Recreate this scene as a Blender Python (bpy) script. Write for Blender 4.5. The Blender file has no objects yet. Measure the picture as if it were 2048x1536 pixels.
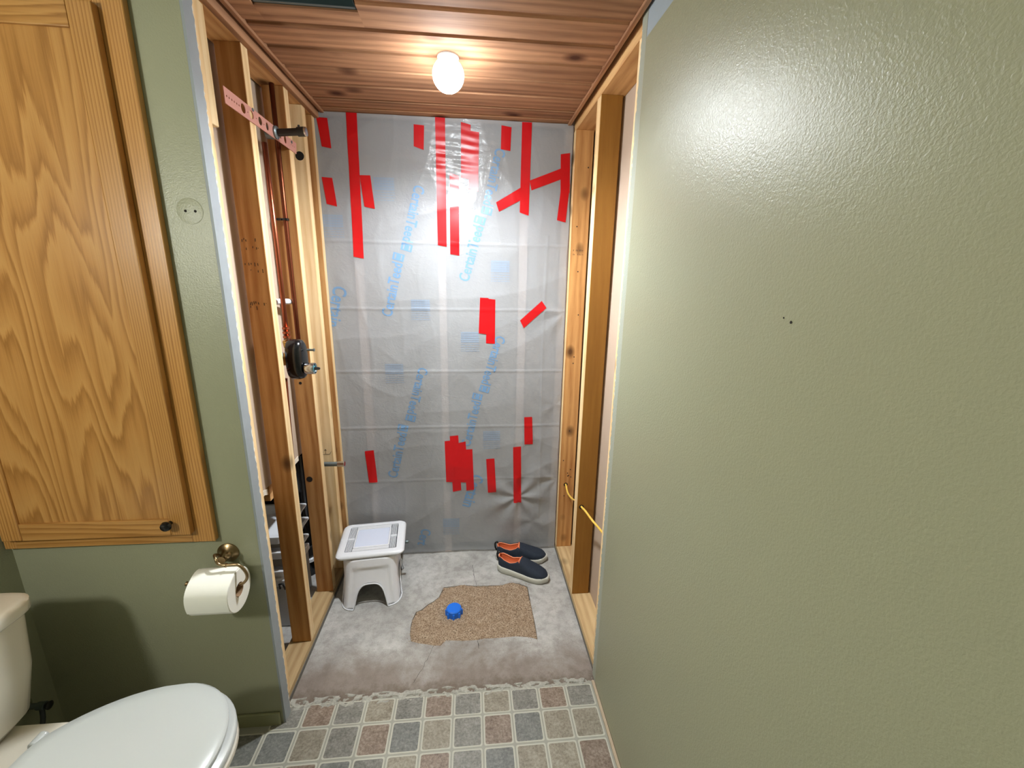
import bpy, bmesh, math, random
from mathutils import Vector, Matrix, noise
from mathutils.geometry import tessellate_polygon
random.seed(7)
S = bpy.context.scene
COL = S.collection
PI = math.pi

# ------------------------------------------------------------------ camera
def make_camera():
    yaw, pitch, roll = 0.0977, -0.2423, 0.0171
    cy, sy, cp, sp = math.cos(yaw), math.sin(yaw), math.cos(pitch), math.sin(pitch)
    f = Vector((sy*cp, cy*cp, sp)); r0 = Vector((cy, -sy, 0)); u0 = r0.cross(f)
    r = r0*math.cos(roll) + u0*math.sin(roll); u = -r0*math.sin(roll) + u0*math.cos(roll)
    cam = bpy.data.cameras.new('camera'); o = bpy.data.objects.new('camera', cam); COL.objects.link(o)
    m = Matrix((r, u, -f)).transposed().to_4x4(); m.translation = Vector((0.6684, -1.2752, 1.4925))
    o.matrix_world = m
    cam.sensor_fit = 'HORIZONTAL'; cam.sensor_width = 36; cam.lens = 841.12/2048*36
    cam.clip_start = 0.02
    S.camera = o
make_camera()
S.view_settings.view_transform = 'Standard'; S.view_settings.look = 'None'
S.view_settings.gamma = 1; S.view_settings.use_curve_mapping = False
S.view_settings.exposure = 0.0
W_ = bpy.data.worlds.new('world'); S.world = W_; W_.use_nodes = True
W_.node_tree.nodes['Background'].inputs[0].default_value = (0.6, 0.65, 0.7, 1)
W_.node_tree.nodes['Background'].inputs[1].default_value = 0.0
BULB_POWER = 138.0      # radiance of the alcove bulb
BULB_BEAM = 104.0       # watts of the bulb's downward flood beam
SCONCE_POWER = 255.0    # radiance of the bathroom wall sconce

# ------------------------------------------------------------------ sizes
XL, XR = 0.004, 1.138          # inner faces of the alcove framing
XW = 1.127                     # face of the green right wall
YF = -0.083                    # face of the green front wall
YB = 0.821                     # plastic sheet on the back wall
H = 2.18                       # plank ceiling
XLEFT = -0.655                 # room's left wall
YREAR = -2.25

# ------------------------------------------------------------------ node helpers
class NT:
    def __init__(s, name):
        s.m = bpy.data.materials.new(name); s.m.use_nodes = True
        s.t = s.m.node_tree; s.n = s.t.nodes; s.b = s.n['Principled BSDF']; s.out = s.n['Material Output']
    def add(s, typ, **kw):
        n = s.n.new(typ)
        for k, v in kw.items(): setattr(n, k, v)
        return n
    def link(s, a, b): s.t.links.new(a, b)
    def set(s, n, **kw):
        for k, v in kw.items():
            i = n.inputs[k]
            if hasattr(v, 'is_linked') or isinstance(v, bpy.types.NodeSocket): s.link(v, i)
            else: i.default_value = v
    def inp(s, n, k, v):
        i = n.inputs[k]
        if isinstance(v, bpy.types.NodeSocket): s.link(v, i)
        else: i.default_value = v
    def math(s, op, a, b=0.0, c=None, clamp=False):
        n = s.add('ShaderNodeMath', operation=op, use_clamp=clamp)
        s.inp(n, 0, a); s.inp(n, 1, b)
        if c is not None: s.inp(n, 2, c)
        return n.outputs[0]
    def coord(s, kind='Object'): return s.add('ShaderNodeTexCoord').outputs[kind]
    def mapping(s, v, scale=(1,1,1), loc=(0,0,0)):
        n = s.add('ShaderNodeMapping'); s.link(v, n.inputs['Vector'])
        n.inputs['Scale'].default_value = scale; n.inputs['Location'].default_value = loc
        return n.outputs[0]
    def noise(s, v, scale, detail=3, rough=.55, dist=0):
        n = s.add('ShaderNodeTexNoise'); s.link(v, n.inputs['Vector'])
        n.inputs['Scale'].default_value = scale; n.inputs['Detail'].default_value = detail
        n.inputs['Roughness'].default_value = rough; n.inputs['Distortion'].default_value = dist
        return n.outputs[0]
    def ramp(s, f, stops):
        n = s.add('ShaderNodeValToRGB'); s.link(f, n.inputs[0]); e = n.color_ramp.elements
        while len(e) < len(stops): e.new(0.5)
        for i, (p, c) in enumerate(stops):
            e[i].position = p; e[i].color = (c, c, c, 1) if isinstance(c, (int, float)) else (*c, 1)
        return n.outputs[0]
    def mix(s, f, a, b, mode='MIX'):
        n = s.add('ShaderNodeMix', data_type='RGBA', blend_type=mode)
        s.inp(n, 0, f)
        for k, v in ((6, a), (7, b)):
            if isinstance(v, bpy.types.NodeSocket): s.link(v, n.inputs[k])
            else: n.inputs[k].default_value = (*v, 1) if len(v) == 3 else v
        return n.outputs[2]
    def bump(s, h, strength=.3, dist=.002):
        n = s.add('ShaderNodeBump'); s.link(h, n.inputs['Height'])
        n.inputs['Strength'].default_value = strength; n.inputs['Distance'].default_value = dist
        s.link(n.outputs[0], s.b.inputs['Normal'])
    def base(s, c):
        if isinstance(c, bpy.types.NodeSocket): s.link(c, s.b.inputs['Base Color'])
        else: s.b.inputs['Base Color'].default_value = (*c, 1)
    def p(s, rough=.5, metal=0, spec=.5, **kw):
        s.inp(s.b, 'Roughness', rough); s.b.inputs['Metallic'].default_value = metal
        s.b.inputs['Specular IOR Level'].default_value = spec
        for k, v in kw.items(): s.b.inputs[k].default_value = v
        return s

def lin(r, g, b):
    f = lambda c: (c/255/12.92) if c/255 <= .04045 else ((c/255+.055)/1.055)**2.4
    return (f(r), f(g), f(b))

def plain(name, rgb, rough=.5, metal=0, spec=.5, var=.0, scale=40, bump=0, **kw):
    t = NT(name); t.p(rough, metal, spec, **kw)
    c = lin(*rgb)
    if var:
        n = t.noise(t.coord(), scale, 4)
        t.base(t.mix(n, tuple(x*(1-var) for x in c), tuple(min(1, x*(1+var)) for x in c)))
        if bump: t.bump(n, bump, .002)
    else: t.base(c)
    return t.m

def wood(name, light, dark, axis=2, scale=1.0, knots=.5, rough=.7, vary=.12, rings=.5, spec=.3, knot_col=None):
    t = NT(name)
    oi = t.add('ShaderNodeObjectInfo').outputs['Random']
    co = t.coord()
    off = t.add('ShaderNodeVectorMath', operation='ADD'); t.link(co, off.inputs[0])
    cmb = t.add('ShaderNodeCombineXYZ'); r = t.math('MULTIPLY', oi, 13.7)
    for i in range(3): t.link(r, cmb.inputs[i])
    t.link(cmb.outputs[0], off.inputs[1]); v = off.outputs[0]
    sc = [1, 1, 1]; sc[axis] = .07
    vs = t.mapping(v, tuple(sc))
    wob = t.noise(t.mapping(v, tuple(.35 if i == axis else 1 for i in range(3))), 5*scale, 2)
    n1 = t.noise(vs, 26*scale, 4, .6, .5)
    n2 = t.noise(vs, 170*scale, 3, .6)
    wv = t.add('ShaderNodeTexWave', wave_type='RINGS', rings_direction='XYZ'[axis]); 
    t.link(t.mapping(v, tuple(.12 if i == axis else 1 for i in range(3))), wv.inputs['Vector'])
    wv.inputs['Scale'].default_value = 14*scale; wv.inputs['Distortion'].default_value = 5
    wv.inputs['Detail'].default_value = 2; wv.inputs['Detail Scale'].default_value = 1.2
    f = t.math('ADD', t.math('MULTIPLY', n1, 1-rings*.5), t.math('MULTIPLY', wv.outputs[1], rings*.5))
    f = t.math('ADD', f, t.math('MULTIPLY', t.math('SUBTRACT', n2, .5), .35))
    f = t.math('ADD', f, t.math('MULTIPLY', t.math('SUBTRACT', wob, .5), .5))
    L, D = lin(*light), lin(*dark)
    c = t.ramp(f, [(.22, D), (.5, tuple(.45*a+.55*b for a, b in zip(D, L))), (.75, L)])
    if knots:
        ks = [3.2, 3.2, 3.2]; ks[axis] = 2.2
        vo = t.add('ShaderNodeTexVoronoi', feature='F1'); vo.inputs['Scale'].default_value = 2.2*scale
        t.link(t.mapping(v, tuple(ks)), vo.inputs['Vector'])
        k = t.ramp(vo.outputs['Distance'], [(.05, 1), (.13*knots+.05, .55), (.17*knots+.1, 0)])
        kc = lin(*knot_col) if knot_col else tuple(x*.28 for x in D)
        c = t.mix(k, c, kc)
    hs = t.add('ShaderNodeHueSaturation'); t.link(c, hs.inputs['Color'])
    t.link(t.math('ADD', t.math('MULTIPLY', oi, 2*vary), 1-vary), hs.inputs['Value'])
    t.base(hs.outputs[0]); t.p(rough, 0, spec); t.bump(n2, .15, .001)
    return t.m

def oak(name, axis=2, swirl=21.0, fine=20.0):
    t = NT(name); co = t.coord()
    a, b = (0, 2) if axis == 2 else (2, 0)
    sx = t.add('ShaderNodeSeparateXYZ'); t.link(co, sx.inputs[0])
    u, w = sx.outputs[a], sx.outputs[b]
    oi = t.add('ShaderNodeObjectInfo').outputs['Random']
    cm = t.add('ShaderNodeCombineXYZ'); t.link(u, cm.inputs[0]); t.link(t.math('MULTIPLY', w, .17), cm.inputs[2])
    t.link(t.math('MULTIPLY', oi, 9.0), cm.inputs[1])
    nz = t.noise(cm.outputs[0], 4.0, 2, .45, .3)
    cm2 = t.add('ShaderNodeCombineXYZ'); t.link(u, cm2.inputs[0]); t.link(t.math('MULTIPLY', w, .022), cm2.inputs[2])
    t.link(t.math('MULTIPLY', oi, 5.0), cm2.inputs[1])
    pores = t.noise(cm2.outputs[0], 420, 2, .6)
    med = t.noise(cm2.outputs[0], 70, 4, .65)
    ph = t.math('ADD', t.math('MULTIPLY', nz, swirl), t.math('MULTIPLY', u, fine))
    ph = t.math('ADD', ph, t.math('MULTIPLY', med, 1.1))
    band = t.math('FRACT', ph)                                  # growth rings: slow darkening, sharp end
    L, M, D = lin(192, 144, 82), lin(180, 129, 68), lin(150, 102, 48)
    c = t.ramp(band, [(0, M), (.10, L), (.55, M), (.90, D), (1.0, M)])
    c = t.mix(t.ramp(med, [(.35, .35), (.6, 0)]), c, M)
    pr = t.ramp(pores, [(.36, 1), (.52, 0)])
    c = t.mix(t.math('MULTIPLY', pr, t.math('ADD', t.math('MULTIPLY', band, .45), .05)), c, D)
    hs = t.add('ShaderNodeHueSaturation'); t.link(c, hs.inputs['Color'])
    t.link(t.math('ADD', t.math('MULTIPLY', oi, .14), .93), hs.inputs['Value'])
    t.base(hs.outputs[0]); t.p(.32, 0, .5); t.bump(pores, .12, .0008)
    return t.m

def paint(name, rgb, rough=.38, peel=.26):
    t = NT(name); co = t.coord()
    big = t.noise(co, 2.2, 3); c = lin(*rgb)
    t.base(t.mix(big, tuple(x*.96 for x in c), tuple(x*1.04 for x in c)))
    h = t.noise(co, 250, 2, .5, .4)
    t.p(rough, 0, .5); t.bump(h, peel, .0025)
    return t.m

def concrete():
    t = NT('concrete'); co = t.coord()
    n1 = t.noise(co, 3.5, 5, .6, .4); n2 = t.noise(co, 26, 5, .7); n3 = t.noise(co, 260, 2, .6)
    c = t.ramp(n1, [(.3, lin(150, 149, 145)), (.5, lin(176, 175, 171)), (.72, lin(200, 199, 195))])
    c = t.mix(t.ramp(n2, [(.38, .32), (.56, 0)]), c, lin(104, 99, 92))
    c = t.mix(t.ramp(n3, [(.30, .5), (.42, 0)]), c, lin(92, 86, 80))
    sx = t.add('ShaderNodeSeparateXYZ'); t.link(co, sx.inputs[0])
    # brown soil stain along the cut vinyl edge
    edge = t.math('SUBTRACT', .24, t.math('ADD', sx.outputs[1], t.math('MULTIPLY', t.math('SUBTRACT', n1, .5), .45)))
    st = t.ramp(t.math('MULTIPLY', edge, 3.2), [(0, 0), (.6, .66)])
    c = t.mix(st, c, lin(116, 98, 84))
    dk = t.ramp(t.math('ADD', t.math('MULTIPLY', sx.outputs[1], 9), n2), [(.45, .6), (.85, 0)])
    c = t.mix(dk, c, lin(96, 82, 68))
    t.base(c); t.p(.85, 0, .25)
    t.bump(t.math('ADD', n2, t.math('MULTIPLY', n3, .5)), .35, .0025)
    return t.m

def stone(name, rgbs, scale=120):
    t = NT(name); co = t.coord()
    oi = t.add('ShaderNodeObjectInfo').outputs['Random']
    v = t.add('ShaderNodeVectorMath', operation='ADD'); t.link(co, v.inputs[0]); 
    cm = t.add('ShaderNodeCombineXYZ'); t.link(t.math('MULTIPLY', oi, 31), cm.inputs[0]); t.link(t.math('MULTIPLY', oi, 17), cm.inputs[1])
    t.link(cm.outputs[0], v.inputs[1])
    n1 = t.noise(v.outputs[0], scale, 4, .7); n2 = t.noise(v.outputs[0], 28, 3, .6)
    f = t.math('ADD', t.math('MULTIPLY', n1, .65), t.math('MULTIPLY', n2, .35))
    a, b, c = [lin(*x) for x in rgbs]
    col = t.ramp(f, [(.36, a), (.5, b), (.63, c)])
    hs = t.add('ShaderNodeHueSaturation'); t.link(col, hs.inputs['Color'])
    t.link(t.math('ADD', t.math('MULTIPLY', oi, .16), .92), hs.inputs['Value'])
    t.base(hs.outputs[0]); t.p(.42, 0, .4); t.bump(n1, .2, .001)
    return t.m

def sheet_material():
    t = NT('translucent_plastic'); co = t.coord()
    n = t.noise(co, 2.2, 3, .5); n2 = t.noise(t.mapping(co, (1, 1, .6)), 9, 4, .6, .6)
    c = t.mix(n, lin(170, 173, 177), lin(188, 192, 197))
    n3 = t.noise(t.mapping(co, (1, 1, 1.8)), 24, 3, .6, 1.2)
    t.base(c); t.p(.24, 0, .8); t.bump(t.math('ADD', n2, t.math('MULTIPLY', t.math('ABSOLUTE', t.math('SUBTRACT', n3, .5)), .5)), .4, .012)
    tr = t.add('ShaderNodeBsdfTransparent'); tr.inputs[0].default_value = (.93, .92, .91, 1)
    tl = t.add('ShaderNodeBsdfTranslucent'); tl.inputs[0].default_value = (.6, .6, .6, 1)
    m0 = t.add('ShaderNodeMixShader'); m0.inputs[0].default_value = .15
    t.link(t.b.outputs[0], m0.inputs[1]); t.link(tl.outputs[0], m0.inputs[2])
    m = t.add('ShaderNodeMixShader'); m.inputs[0].default_value = .30
    t.link(m0.outputs[0], m.inputs[1]); t.link(tr.outputs[0], m.inputs[2]); t.link(m.outputs[0], t.out.inputs['Surface'])
    return t.m

def emit(name, rgb, power):
    t = NT(name); t.base((.9, .9, .9)); t.p(.4)
    t.b.inputs['Emission Color'].default_value = (*rgb, 1); t.b.inputs['Emission Strength'].default_value = power
    return t.m

def led_bulb(name, rgb, power):
    """LED globe: the opaque base half glows weakly, the diffuser half strongly"""
    t = NT(name); t.base((.9, .9, .9)); t.p(.4)
    g = t.add('ShaderNodeNewGeometry'); sx = t.add('ShaderNodeSeparateXYZ'); t.link(g.outputs['Normal'], sx.inputs[0])
    mr = t.add('ShaderNodeMapRange', interpolation_type='SMOOTHSTEP'); t.link(sx.outputs[2], mr.inputs['Value'])
    mr.inputs['From Min'].default_value = .45; mr.inputs['From Max'].default_value = -.15
    mr.inputs['To Min'].default_value = power*.07; mr.inputs['To Max'].default_value = power
    t.b.inputs['Emission Color'].default_value = (*rgb, 1); t.link(mr.outputs[0], t.b.inputs['Emission Strength'])
    return t.m

def sand_material():
    t = NT('sand'); co = t.coord()
    n = t.noise(co, 190, 5, .85); n2 = t.noise(co, 30, 4, .6)
    c = t.ramp(n, [(.38, lin(58, 44, 34)), (.46, lin(142, 120, 98)), (.60, lin(196, 178, 154))])
    c = t.mix(t.ramp(n2, [(.35, .35), (.6, 0)]), c, lin(120, 94, 68))
    t.base(c); t.p(.95, 0, .1); t.bump(n, .6, .003)
    return t.m

M = {}
M['green'] = paint('sage_green_paint', (149, 150, 124))
M['bead'] = plain('bare_corner_bead', (146, 153, 157), .55, var=.12, scale=20)
M['gyp'] = plain('torn_gypsum', (226, 217, 202), .9, var=.15, scale=90, bump=.8)
M['bluegrey'] = plain('unpainted_board_paper', (150, 162, 170), .6, var=.05)
M['kraft'] = plain('board_back_paper', (186, 166, 148), .85, var=.06, scale=12)
M['white_wall'] = plain('white_ceiling_paint', (205, 203, 192), .8, var=.03)
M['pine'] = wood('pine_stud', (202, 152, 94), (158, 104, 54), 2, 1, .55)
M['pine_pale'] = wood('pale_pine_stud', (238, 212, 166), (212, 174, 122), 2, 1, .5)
M['pine_h'] = wood('pine_plate_wood', (222, 180, 124), (182, 130, 80), 1, 1, .6)
M['plate'] = wood('weathered_plate_wood', (198, 172, 128), (164, 132, 90), 1, 1, .7)
M['mustard'] = wood('engineered_stud', (160, 114, 50), (138, 94, 36), 2, .8, 0, rings=.1, vary=.03)
M['cedar'] = wood('cedar_plank', (182, 135, 100), (126, 87, 61), 0, .8, .5, .8, .10, knot_col=(74, 38, 20))
M['cedar_y'] = wood('cedar_trim', (182, 136, 100), (130, 88, 60), 1, .9, .2, .6, .1)
M['oak'] = oak('oak_vertical_grain', 2); M['oak_h'] = oak('oak_horizontal_grain', 0, 10, 60)
M['oak_s'] = oak('oak_straight_grain', 2, 7, 150)
M['concrete'] = concrete(); M['sand'] = sand_material()
M['tile_grey'] = stone('grey_stone_print', [(93, 92, 85), (123, 121, 113), (146, 144, 137)])
M['tile_beige'] = stone('beige_stone_print', [(108, 99, 84), (136, 129, 114), (156, 150, 135)])
M['tile_brown'] = stone('brown_stone_print', [(98, 81, 67), (131, 115, 101), (156, 143, 129)])
M['tile_dark'] = stone('dark_grey_stone_print', [(88, 89, 85), (113, 114, 109), (136, 137, 131)])
M['tile_edge'] = plain('cream_grout_edge', (182, 180, 166), .5)
M['vinyl'] = plain('vinyl_grout', (150, 149, 137), .5, var=.1)
M['residue'] = plain('dried_adhesive', (162, 160, 150), .9, var=.5, scale=120, bump=.8)
M['sheet'] = sheet_material()
M['red'] = plain('red_tape', (192, 13, 22), .3, var=.08, scale=30)
M['blueprint'] = plain('blue_print', (108, 144, 182), .35)
M['bluefaint'] = plain('faint_blue_print', (136, 150, 168), .35)
M['insul'] = plain('insulation_batt', (150, 142, 134), .95, var=.2, scale=14)
M['backstud'] = plain('back_stud_wood', (226, 206, 196), .8, var=.08)
M['white_plastic'] = plain('white_plastic', (226, 229, 234), .32)
M['stool_plastic'] = plain('stool_plastic', (234, 235, 240), .34, var=.02)
M['lens'] = plain('frosted_lens', (208, 216, 234), .4)
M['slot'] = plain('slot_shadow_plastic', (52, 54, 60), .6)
M['porcelain'] = plain('bone_porcelain', (222, 216, 202), .16, spec=.6)
M['seat'] = plain('white_seat_plastic', (186, 190, 188), .3, spec=.5)
M['navy'] = plain('navy_knit', (30, 40, 54), .85, var=.25, scale=300, bump=.4)
M['black'] = plain('black_plastic', (14, 15, 17), .18)
M['blackmat'] = plain('black_metal', (24, 24, 26), .4)
M['orange'] = plain('orange_lining', (196, 98, 54), .8)
M['piping'] = plain('orange_piping', (238, 146, 104), .7)
M['sole'] = plain('grey_foam_sole', (196, 196, 186), .7)
M['copper'] = plain('copper', (176, 104, 76), .34, 1)
M['pinkcopper'] = plain('copper_coated_steel', (202, 146, 132), .55, .25)
M['chrome'] = plain('chrome', (190, 194, 198), .18, 1)
M['steel'] = plain('galvanised_steel', (120, 132, 134), .45, .8, var=.1)
M['darksteel'] = plain('dark_housing_steel', (62, 78, 80), .5, .5, var=.3, scale=12)
M['brass'] = plain('antique_brass', (150, 128, 96), .28, 1)
M['paper'] = plain('toilet_tissue', (232, 230, 220), .95, var=.02)
M['cardboard'] = plain('cardboard', (150, 120, 90), .9)
M['blue'] = plain('blue_rubber_cap', (24, 112, 226), .35)
M['yellow'] = plain('yellow_cable_jacket', (230, 190, 84), .45)
M['dark'] = plain('dark_hole', (22, 16, 12), .9)
M['pencil'] = plain('pencil_mark', (40, 32, 28), .8)
M['rubber'] = plain('braided_hose', (70, 74, 76), .4, .5)
M['bulb'] = led_bulb('lit_bulb', (.88, .95, 1.0), BULB_POWER)
M['sconce'] = emit('lit_globe', (.97, .98, .94), SCONCE_POWER)

# ------------------------------------------------------------------ mesh helpers
def mesh_obj(name, verts, faces, mat=None, parent=None, smooth=False, mats=None, fm=None):
    me = bpy.data.meshes.new(name); me.from_pydata([tuple(v) for v in verts], [], faces); me.update()
    for m in (mats or ([mat] if mat else [])): me.materials.append(m)
    if fm: me.polygons.foreach_set('material_index', fm)
    if smooth: me.polygons.foreach_set('use_smooth', [True]*len(me.polygons))
    o = bpy.data.objects.new(name, me); COL.objects.link(o)
    if parent: o.parent = parent
    return o
def bm_obj(name, bm, mat, parent=None, smooth=False):
    bmesh.ops.recalc_face_normals(bm, faces=bm.faces)
    me = bpy.data.meshes.new(name); bm.to_mesh(me); bm.free(); me.materials.append(mat)
    if smooth: me.polygons.foreach_set('use_smooth', [True]*len(me.polygons))
    o = bpy.data.objects.new(name, me); COL.objects.link(o)
    if parent: o.parent = parent
    return o
def box(name, lo, hi, mat, parent=None, bevel=0.0, seg=1, rel=None):
    """box between two world corners; the object's origin is at the box's low corner centre"""
    lo, hi = Vector(lo), Vector(hi); c = (lo+hi)/2; org = Vector((c.x, c.y, lo.z))
    bm = bmesh.new(); bmesh.ops.create_cube(bm, size=1)
    for v in bm.verts: v.co = Vector((v.co.x*(hi.x-lo.x), v.co.y*(hi.y-lo.y), v.co.z*(hi.z-lo.z))) + c - org
    if bevel: bmesh.ops.bevel(bm, geom=list(bm.edges), offset=bevel, segments=seg, affect='EDGES', profile=.5)
    o = bm_obj(name, bm, mat, parent); put(o, org)
    return o
def put(o, world):
    """place an object at a world point whatever its (translated, unrotated) parent"""
    p = Vector((0, 0, 0)); q = o.parent
    while q: p += q.location; q = q.parent
    o.location = Vector(world) - p
def prism(name, pts, axis, a, b, mat, parent=None, holes=()):
    """extrude a 2-D outline (with holes) along an axis from a to b, world coordinates"""
    def P(p, h):
        return {0: (h, p[0], p[1]), 1: (p[0], h, p[1]), 2: (p[0], p[1], h)}[axis]
    loops = [list(pts)] + [list(h) for h in holes]
    flat = [p for l in loops for p in l]
    tris = tessellate_polygon([[Vector((p[0], p[1], 0)) for p in l] for l in loops])
    n = len(flat); vs = [P(p, a) for p in flat] + [P(p, b) for p in flat]; fs = []
    for t in tris: fs.append(tuple(t)); fs.append(tuple(i+n for i in reversed(t)))
    k = 0
    for l in loops:
        m = len(l)
        for i in range(m): fs.append((k+i, k+(i+1) % m, n+k+(i+1) % m, n+k+i))
        k += m
    bm = bmesh.new(); bv = [bm.verts.new(v) for v in vs]
    for f in fs:
        try: bm.faces.new([bv[i] for i in f])
        except ValueError: pass
    o = bm_obj(name, bm, mat, parent); put(o, (0, 0, 0))
    return o
def tube(name, pts, r, mat, parent=None, seg=10, smooth_path=True, caps=True):
    pts = [Vector(p) for p in pts]
    if smooth_path and len(pts) > 2:
        q = []
        for i in range(len(pts)-1):
            p0 = pts[max(i-1, 0)]; p1 = pts[i]; p2 = pts[i+1]; p3 = pts[min(i+2, len(pts)-1)]
            for k in range(6):
                t = k/6
                q.append(.5*((2*p1)+(-p0+p2)*t+(2*p0-5*p1+4*p2-p3)*t*t+(-p0+3*p1-3*p2+p3)*t**3))
        q.append(pts[-1]); pts = q
    vs, fs = [], []; up = None
    for i, p in enumerate(pts):
        d = (pts[min(i+1, len(pts)-1)] - pts[max(i-1, 0)]).normalized()
        if up is None: up = d.orthogonal().normalized()
        up = (up - d*up.dot(d)).normalized(); sd = d.cross(up)
        rr = r[i] if isinstance(r, (list, tuple)) else r
        for k in range(seg):
            a = 2*PI*k/seg; vs.append(p + (up*math.cos(a)+sd*math.sin(a))*rr)
        if i:
            for k in range(seg): fs.append(((i-1)*seg+k, (i-1)*seg+(k+1) % seg, i*seg+(k+1) % seg, i*seg+k))
    if caps:
        fs.append(tuple(range(seg))[::-1]); fs.append(tuple((len(pts)-1)*seg+k for k in range(seg)))
    o = mesh_obj(name, vs, fs, mat, parent); put(o, (0, 0, 0))
    for p in o.data.polygons: p.use_smooth = len(p.vertices) == 4
    return o
def lathe(name, prof, centre, axis, mat, parent=None, seg=24, smooth=True):
    """revolve (radius, height) pairs about an axis direction through centre"""
    ax = Vector(axis).normalized(); u = ax.orthogonal().normalized(); w = ax.cross(u); c = Vector(centre)
    vs, fs = [], []
    for r, h in prof:
        for k in range(seg):
            a = 2*PI*k/seg; vs.append(c + ax*h + (u*math.cos(a)+w*math.sin(a))*max(r, 1e-5))
    for i in range(len(prof)-1):
        for k in range(seg): fs.append((i*seg+k, i*seg+(k+1) % seg, (i+1)*seg+(k+1) % seg, (i+1)*seg+k))
    fs.append(tuple(range(seg))[::-1]); fs.append(tuple((len(prof)-1)*seg+k for k in range(seg)))
    bm = bmesh.new(); bv = [bm.verts.new(v) for v in vs]
    for f in fs: bm.faces.new([bv[i] for i in f])
    o = bm_obj(name, bm, mat, parent); put(o, (0, 0, 0))
    if smooth:
        for p in o.data.polygons: p.use_smooth = True
        o.data.set_sharp_from_angle(angle=math.radians(38))
    return o
def thing(name, label, cat, loc, group=None):
    o = bpy.data.objects.new(name, None); COL.objects.link(o); o.location = loc; o.empty_display_size = .05
    tag(o, label, cat, group); return o
def tag(o, label, cat, group=None, kind=None):
    o['label'] = label; o['category'] = cat
    if group: o['group'] = group
    if kind: o['kind'] = kind
    return o
def struct(o, label=None, cat=None):
    o['kind'] = 'structure'
    if label: o['label'] = label
    if cat: o['category'] = cat
    return o
def structroot(name, loc, label, cat):
    o = bpy.data.objects.new(name, None); COL.objects.link(o); o.location = loc; o.empty_display_size = .1
    return struct(o, label, cat)
def ragged(n, lo, hi, amp, seed):
    rnd = random.Random(seed); return [(lo+(hi-lo)*i/n, rnd.uniform(-amp, amp)) for i in range(n+1)]

# ================================================================== STRUCTURE
# ---- green front wall (toilet paper holder and cabinet hang on it)
wf = structroot('wall_front', (-.3, YF, 0), 'sage green wall carrying the oak cabinet, left of the shower alcove', 'wall')
CX0, CX1, CZ0, CZ1 = -.652, -.10, .73, 2.075          # recess of the cabinet
outl = [(XLEFT-.02, 0), (.017, 0), (.017, 2.32), (XLEFT-.02, 2.32)]
hole = [(CX0+.02, CZ0+.02), (CX1-.02, CZ0+.02), (CX1-.02, CZ1-.02), (CX0+.02, CZ1-.02)]
prism('drywall_panel', outl, 1, YF, YF+.013, M['green'], wf, [hole])
# bare metal corner bead: narrow nose on the front, then the return with a torn far edge
jag = ragged(200, 0.0, H+.1, .003, 3)
vs, fs = [], []
for z, d in jag:
    vs += [(.0175, YF-.0006, z), (.024, YF-.0006, z), (.024, -.045+d, z), (.012, -.047+d*1.3, z)]
for i in range(len(jag)-1):
    for k in range(3): a = i*4+k; fs.append((a, a+1, a+5, a+4))
b = mesh_obj('corner_bead', vs, fs, M['bead'], wf); put(b, (0, 0, 0))
b['label'] = 'bare blue grey corner strip with torn edge'
jag2 = ragged(420, 0.0, H+.1, .0035, 5)
vs, fs = [], []
for (z, d) in jag2: vs += [(.019, -.047, z), (.0165, -.030+d, z), (.006, -.026+d, z)]
for i in range(len(jag2)-1):
    for k in range(2): a = i*3+k; fs.append((a, a+1, a+4, a+3))
g = mesh_obj('torn_edge', vs, fs, M['gyp'], wf); put(g, (0, 0, 0))

# ---- room shell out of view
struct(box('wall_left', (XLEFT-.02, YREAR, 0), (XLEFT, YF, 2.32), M['green']), 'sage green wall behind the toilet tank', 'wall')
struct(box('wall_rear', (XLEFT-.02, YREAR-.02, 0), (XW+.013, YREAR, 2.32), M['green']), 'sage green wall behind the viewer', 'wall')

# ---- green right wall: painted board, bead strip along its raw end, bare paper at the top
wr = structroot('wall_right', (XW, -1, 0), 'sage green painted wall running along the right side', 'wall')
pr = box('drywall_panel', (XW, YREAR, 0.012), (XW+.012, -.031, 2.112), M['green'], wr)
up = box('bare_paper_panel', (XW+.0006, -1.0, 2.1125), (XW+.012, -.031, 2.32), M['bluegrey'], wr); up['label'] = 'bare blue grey board paper above the paint line'
box('drywall_panel', (XW+.0004, YREAR, 2.1125), (XW+.012, -1.0005, 2.32), M['green'], wr)
jag = ragged(300, 0.012, H+.1, .004, 9)
vs, fs = [], []
for z, d in jag: vs += [(XW+.0002, -.0302, z), (XW+.0002, .004+d, z), (XW+.010, .008+d*1.4, z)]
for i in range(len(jag)-1):
    for k in range(2): a = i*3+k; fs.append((a, a+1, a+4, a+3))
b = mesh_obj('corner_bead', vs, fs, paint('grey_green_bead_paint', (160, 166, 152)), wr); put(b, (0, 0, 0))
jag = ragged(420, 0.012, H+.1, .0045, 10)
vs, fs = [], []
for z, d in jag: vs += [(XW+.003, .003, z), (XW+.004, .013+d, z), (XW+.0105, .024+d, z)]
for i in range(len(jag)-1):
    for k in range(2): a = i*3+k; fs.append((a, a+1, a+4, a+3))
g = mesh_obj('torn_edge', vs, fs, M['gyp'], wr); put(g, (0, 0, 0))
lathe('nail_hole', [(.0022, 0), (.0022, .0006)], (XW-.0003, -.706, 1.44), (-1, 0, 0), M['dark'], wr, 10)
lathe('nail_hole', [(.0012, 0), (.0012, .0006)], (XW-.0003, -.69, 1.445), (-1, 0, 0), M['dark'], wr, 8)
struct(box('trim_1', (XW-.010, YREAR+.01, .003), (XW-.0005, -.02, .010), plain('raw_base_strip', (176, 158, 134), .8, var=.1)), 'thin raw tan strip where the right wall meets the vinyl', 'trim')
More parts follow.
